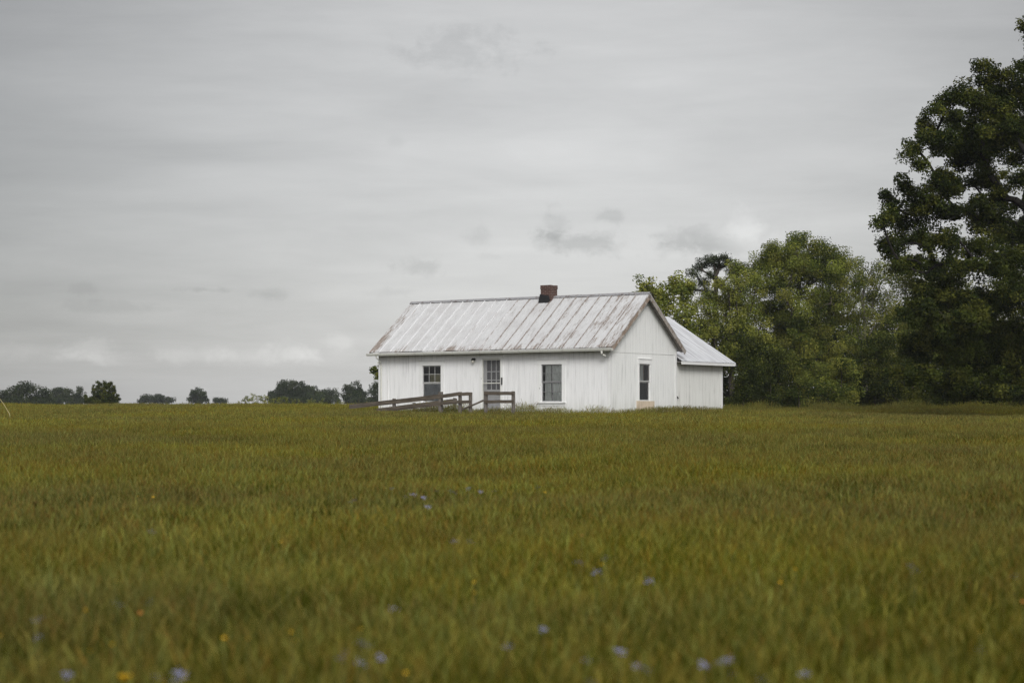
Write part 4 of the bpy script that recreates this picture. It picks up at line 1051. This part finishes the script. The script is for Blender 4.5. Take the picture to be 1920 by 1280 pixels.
# ------------------------------------------------------------------ wild flowers
def blossom_yellow(mat):
    mb = MB()
    for k in range(6):
        a = k * math.pi / 3; c, s = math.cos(a), math.sin(a)
        P4 = [(0.003, -0.004, 0.0), (0.014, -0.010, 0.006), (0.023, 0.0, 0.010), (0.014, 0.010, 0.006), (0.003, 0.004, 0.0)]
        mb.bm.faces.new([mb.bm.verts.new((x * c - y * s, x * s + y * c, z)) for x, y, z in P4])
    mb.sphere((0, 0, 0.003), 0.007, 8)
    return mb.mesh('blossom', mat)
def blossom_blue():
    mb = MB()
    for k in range(9):
        a0 = k * 2.4; rr = 0.008 + 0.034 * random.random(); cx_, cy_, cz = rr * math.cos(a0), rr * math.sin(a0), random.uniform(-0.03, 0.035)
        for j in range(5):
            a = j * 1.2566 + a0; c, s = math.cos(a), math.sin(a)
            mb.bm.faces.new([mb.bm.verts.new((cx_ + x * c - y * s, cy_ + x * s + y * c, cz + z)) for x, y, z in ((0, 0, 0), (0.006, -0.0035, 0.003), (0.011, 0, 0.002), (0.006, 0.0035, 0.003))])
    return mb.mesh('blossom', M['blue'])
YB, OB, BB = blossom_yellow(M['yellow']), blossom_yellow(M['orange']), blossom_blue()
mb = MB(); mb.tube([(0, 0, -0.55), (0.006, 0.003, -0.25), (0, 0, 0.0)], [0.002, 0.0018, 0.0014], 5); ST = mb.mesh('stem', M['stem'])

def flower(name, px, py, mesh, scale, label, cat, group):
    # where the line of sight meets the tops of the grass
    d = at(px, py, 1.0) - Vector((0, 0, EYE)); t = 3.0
    while t < 110:
        p = Vector((0, 0, EYE)) + d * t
        if p.z < float(ground_z(p.x, p.y)) + 0.47: break
        t += 0.05
    r_ = empty(name, p, random.uniform(0, 6.28)); tag(r_, label, cat, group)
    o = link(bpy.data.objects.new('blossom', mesh), r_); o.rotation_euler = (random.uniform(0.3, 0.8), 0, 0); o.rotation_euler = (random.uniform(-0.2, 0.7), random.uniform(-0.4, 0.4), 0); o.scale = (scale,) * 3
    s = link(bpy.data.objects.new('stem', ST), r_)
BLUE = [(219, 1128), (226, 1134), (283, 1122), (277, 1128), (74, 1158), (66, 1162), (70, 1193), (333, 1257), (325, 1266), (340, 1262), (330, 1274), (295, 1267), (126, 1263), (285, 995), (665, 936), (658, 939), (760, 930), (775, 926), (794, 932), (802, 949), (819, 919), (845, 919), (852, 922), (878, 915), (901, 921), (928, 919), (1009, 912), (735, 915), (851, 1013), (881, 1014), (1081, 1052), (1090, 1054), (1137, 1043), (1133, 1047), (1117, 1071), (1216, 1088), (737, 1139), (1018, 1178), (676, 1202), (693, 1210), (685, 1206), (714, 1231), (676, 1240), (644, 1221), (640, 1232), (952, 1210), (1163, 1219), (1100, 1236), (1201, 1250), (1192, 1246), (1214, 1255), (1108, 1276), (1706, 1056), (1717, 1069), (1711, 1062), (1904, 1079), (1318, 1244), (1324, 1250), (1350, 1240), (1358, 1236), (1368, 1234), (1375, 1261), (1432, 1272), (1425, 1274), (1508, 1261), (1837, 1215)]
YEL = [(546, 1185), (553, 1200), (420, 1196), (211, 1208), (169, 1220), (160, 1144), (466, 1197), (1, 1191), (527, 1016), (217, 1089), (258, 930), (271, 935), (287, 932), (731, 1266), (761, 1262), (676, 1179), (890, 1091), (891, 1111), (1129, 1058), (1022, 923), (1491, 1067), (1839, 1183), (1463, 1092)]
ORA = [(264, 1149), (1091, 1004), (1381, 1196), (1918, 1128)]
def dist_scale(py): return 0.46 + 0.26 * max(0, (1150 - py) / 250)
for px, py in BLUE:
    if py < 1020: lab, g = 'tiny violet blue flower in the scattered drift midway up the meadow', 'blue flowers midway up the meadow'
    elif px < 500: lab, g = 'pale blue flower in the grass at the lower left', 'blue flowers at the lower left'
    elif px > 1280: lab, g = 'pale blue flower in the grass at the lower right', 'blue flowers at the lower right'
    else: lab, g = 'pale blue flower in the foreground grass below the house', 'blue flowers in the foreground below the house'
    flower('blue_flower', px, py, BB, dist_scale(py) * random.uniform(0.85, 1.2), lab, 'flower', g)
for px, py in YEL:
    if py < 1130 and px < 600: lab, g = 'tiny yellow flower far off in the left of the meadow', 'yellow flowers far off at left'
    elif px < 600: lab, g = 'small yellow flower in the grass at the lower left', 'small yellow flowers at the lower left'
    elif py > 1150 and px < 1000: lab, g = 'small yellow flower near the bottom edge below the ramp', 'yellow flowers below the ramp'
    elif px < 1200: lab, g = 'tiny yellow flower in the middle of the meadow', 'yellow flowers in the middle of the meadow'
    else: lab, g = 'tiny yellow flower in the right part of the meadow', 'yellow flowers at right'
    flower('yellow_flower', px, py, YB, dist_scale(py) * random.uniform(0.75, 1.0), lab, 'flower', g)
flower('yellow_flower', 233, 1272, YB, 1.5, 'largest bright yellow flower at the bottom left edge of the picture', 'flower', None)
for (px, py), lab in zip(ORA, ['small orange flower among blue and yellow ones at the lower left', 'tiny orange flower in the middle of the meadow below the house', 'orange flower in the foreground grass right of the middle', 'orange flower at the right edge of the meadow']):
    flower('orange_flower', px, py, OB, dist_scale(py), lab, 'flower', None)
p = at(-8, 738, 66.0); q2 = at(18, 776, 66.0); rt = Vector((q2.x + 0.05, q2.y, float(ground_z(q2.x, q2.y)) - 0.05))
o_ = rt.copy()
mb = MB(); mb.tube([Vector((0, 0, 0)), q2 - o_, (q2 - o_).lerp(p - o_, 0.5) + Vector((0.02, 0, 0.02)), p - o_], [0.012, 0.013, 0.011, 0.004], 5)
st_ = mb.build('grass_stalk', M['straw']); st_.location = o_
tag(st_, 'single pale straw stalk leaning in at the left edge near the horizon', 'grass stalk')

# ------------------------------------------------------------------ haze
mh, t, out = material('thin_haze')
pv = t.new('ShaderNodeVolumePrincipled'); pv.inputs['Color'].default_value = c4(0.86, 0.90, 0.95); pv.inputs['Density'].default_value = 0.00016; pv.inputs['Anisotropy'].default_value = 0.0
t.l.new(pv.outputs[0], out.inputs['Volume'])
mb = MB(); mb.box(-1600, 1600, -1500, 1640, -9.0, 26.0)
hz = mb.build('haze', mh); tag(hz, 'thin pale haze in the air over the field', 'haze', kind='stuff')

# ------------------------------------------------------------------ sky and sun
SUN_EL, SUN_AZ = R(35), R(171)         # azimuth from +Y clockwise: behind the camera
sd_ = Vector((math.sin(SUN_AZ) * math.cos(SUN_EL), math.cos(SUN_AZ) * math.cos(SUN_EL), math.sin(SUN_EL)))
ld = bpy.data.lights.new('sun', 'SUN'); ld.energy = 1.5; ld.angle = R(22); ld.color = (1.0, 0.985, 0.96)
lo = bpy.data.objects.new('sun', ld); COL.objects.link(lo); lo.location = (0, -20, 40)
lo.rotation_euler = sd_.to_track_quat('Z', 'Y').to_euler()

wd = bpy.data.worlds.new('World'); sc.world = wd; wd.use_nodes = True
wd.node_tree.nodes.clear(); t = NT(wd.node_tree)
wo = t.new('ShaderNodeOutputWorld'); bg = t.new('ShaderNodeBackground'); t.l.new(bg.outputs[0], wo.inputs[0])
bg.inputs['Strength'].default_value = 0.1
sky = t.new('ShaderNodeTexSky', sky_type='NISHITA'); sky.sun_disc = False; sky.sun_elevation = SUN_EL; sky.sun_rotation = SUN_AZ
D = t.new('ShaderNodeTexCoord').outputs['Generated']
Dn = t.vmath('NORMALIZE', D)
sp = t.new('ShaderNodeSeparateXYZ'); t.l.new(Dn, sp.inputs[0])
az = t.math('ARCTAN2', sp.outputs[0], sp.outputs[1]); el = t.math('ARCSINE', sp.outputs[2])
cb_ = t.new('ShaderNodeCombineXYZ'); t.l.new(az, cb_.inputs[0]); t.l.new(el, cb_.inputs[1]); PP = cb_.outputs[0]
# the cloud deck: thicker to the left, thinner ahead; brighter overhead and round the hidden sun
def lobe(a, e, ra, re):
    v = t.vmath('MULTIPLY', t.vmath('SUBTRACT', PP, (a, e, 0)), (1 / ra, 1 / re, 0)); d = t.vmath('LENGTH', v, out=1)
    return t.rng(d, 1.0, 0.0, 0.0, 1.0)
def P_az(px): return math.atan((px - 960) / F)
def P_el(py): return math.atan((772 - py) / F)
base = t.math('ADD', 2.15, t.math('MULTIPLY', lobe(0.035, 0.085, 0.46, 0.42), 2.98))
base = t.math('ADD', base, t.math('MULTIPLY', t.rng(el, 0.26, 1.2), 1.6))
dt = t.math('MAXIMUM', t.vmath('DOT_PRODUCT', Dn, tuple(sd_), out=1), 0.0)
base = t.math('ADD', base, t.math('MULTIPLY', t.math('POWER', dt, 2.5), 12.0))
# streaks of stratus (on a plane high above, so they flatten towards the horizon)
den = t.math('ADD', t.math('MAXIMUM', sp.outputs[2], 0.0), 0.06)
cbx = t.new('ShaderNodeCombineXYZ'); t.put(cbx.inputs[0], t.math('DIVIDE', sp.outputs[0], den)); t.put(cbx.inputs[1], t.math('DIVIDE', sp.outputs[1], den))
s1 = t.noise(t.scale(PP, (5, 34, 1)), 1.0, 6, 0.6, 0.4); s2 = t.noise(t.scale(PP, (13, 75, 1), (3, 1, 0)), 1.0, 5, 0.6, 0.3); s3 = t.noise(cbx.outputs[0], 0.9, 5, 0.6, 0.3)
mod = t.math('ADD', t.math('MULTIPLY', t.math('SUBTRACT', s1, 0.5), 0.42), t.math('MULTIPLY', t.math('SUBTRACT', s2, 0.5), 0.12))
mod = t.math('ADD', mod, t.math('MULTIPLY', t.math('SUBTRACT', s3, 0.5), 0.30))
pn = t.noise(t.scale(PP, (48, 62, 1)), 1.0, 8, 0.62, 0.25); pn2 = t.noise(t.scale(PP, (150, 190, 1)), 1.0, 4, 0.6)
pn = t.math('ADD', t.math('MULTIPLY', t.math('SUBTRACT', pn, 0.5), 2.6), t.math('MULTIPLY', t.math('SUBTRACT', pn2, 0.5), 0.7))
PUFF = [(1085, 456, 105, 26, -0.115), (1050, 415, 34, 34, -0.07), (1145, 403, 36, 14, -0.07), (900, 440, 28, 24, -0.05), (785, 502, 58, 20, -0.08), (1290, 455, 80, 34, -0.085), (1408, 430, 56, 36, 0.06), (1430, 446, 100, 32, 0.05), (1330, 462, 90, 18, -0.06), (384, 546, 50, 8, -0.09), (512, 555, 38, 13, -0.06), (230, 580, 110, 13, -0.045), (158, 544, 26, 12, -0.045),
        (875, 92, 120, 44, -0.065), (740, 265, 20, 20, -0.03), (735, 549, 56, 12, -0.04), (930, 480, 36, 8, -0.03),
        (165, 655, 58, 26, 0.13), (60, 664, 90, 18, 0.09), (230, 672, 90, 14, 0.06), (350, 668, 90, 18, 0.09), (550, 660, 60, 24, 0.12), (628, 640, 42, 14, 0.09), (470, 668, 90, 16, 0.07), (640, 668, 70, 16, 0.05)]
tot = mod
for px, py, ra, re, amp in PUFF:
    v = t.vmath('MULTIPLY', t.vmath('SUBTRACT', PP, (P_az(px), P_el(py), 0)), (F / ra / 1.45, F / re / 1.45, 0)); d = t.vmath('LENGTH', v, out=1)
    k = t.math('ADD', t.math('SUBTRACT', 0.85, d), pn if amp < 0 else t.math('MULTIPLY', pn, 0.85))
    tot = t.math('ADD', tot, t.rng(k, 0.0, 0.80, 0.0, amp * (2.0 if py < 600 else 1.5)))
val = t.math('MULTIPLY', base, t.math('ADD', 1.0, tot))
vc = t.new('ShaderNodeCombineXYZ')
for i, m_ in enumerate((1.008, 1.0, 0.988)): t.put(vc.inputs[i], t.math('MULTIPLY', val, m_))
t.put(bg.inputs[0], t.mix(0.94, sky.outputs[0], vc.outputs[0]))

# ------------------------------------------------------------------ render settings
sc.view_settings.view_transform = 'Standard'; sc.view_settings.look = 'None'
sc.view_settings.exposure = 0.38; sc.view_settings.gamma = 1.0; sc.view_settings.use_curve_mapping = False
sc.cycles.max_bounces = 8; sc.cycles.diffuse_bounces = 3; sc.cycles.glossy_bounces = 3; sc.cycles.transmission_bounces = 4; sc.cycles.transparent_max_bounces = 12; sc.cycles.volume_bounces = 0
sc.cycles.sample_clamp_indirect = 6
sc.cycles.use_denoising = True
sc.cycles.denoising_prefilter = 'NONE'
sc.cycles.use_adaptive_sampling = False
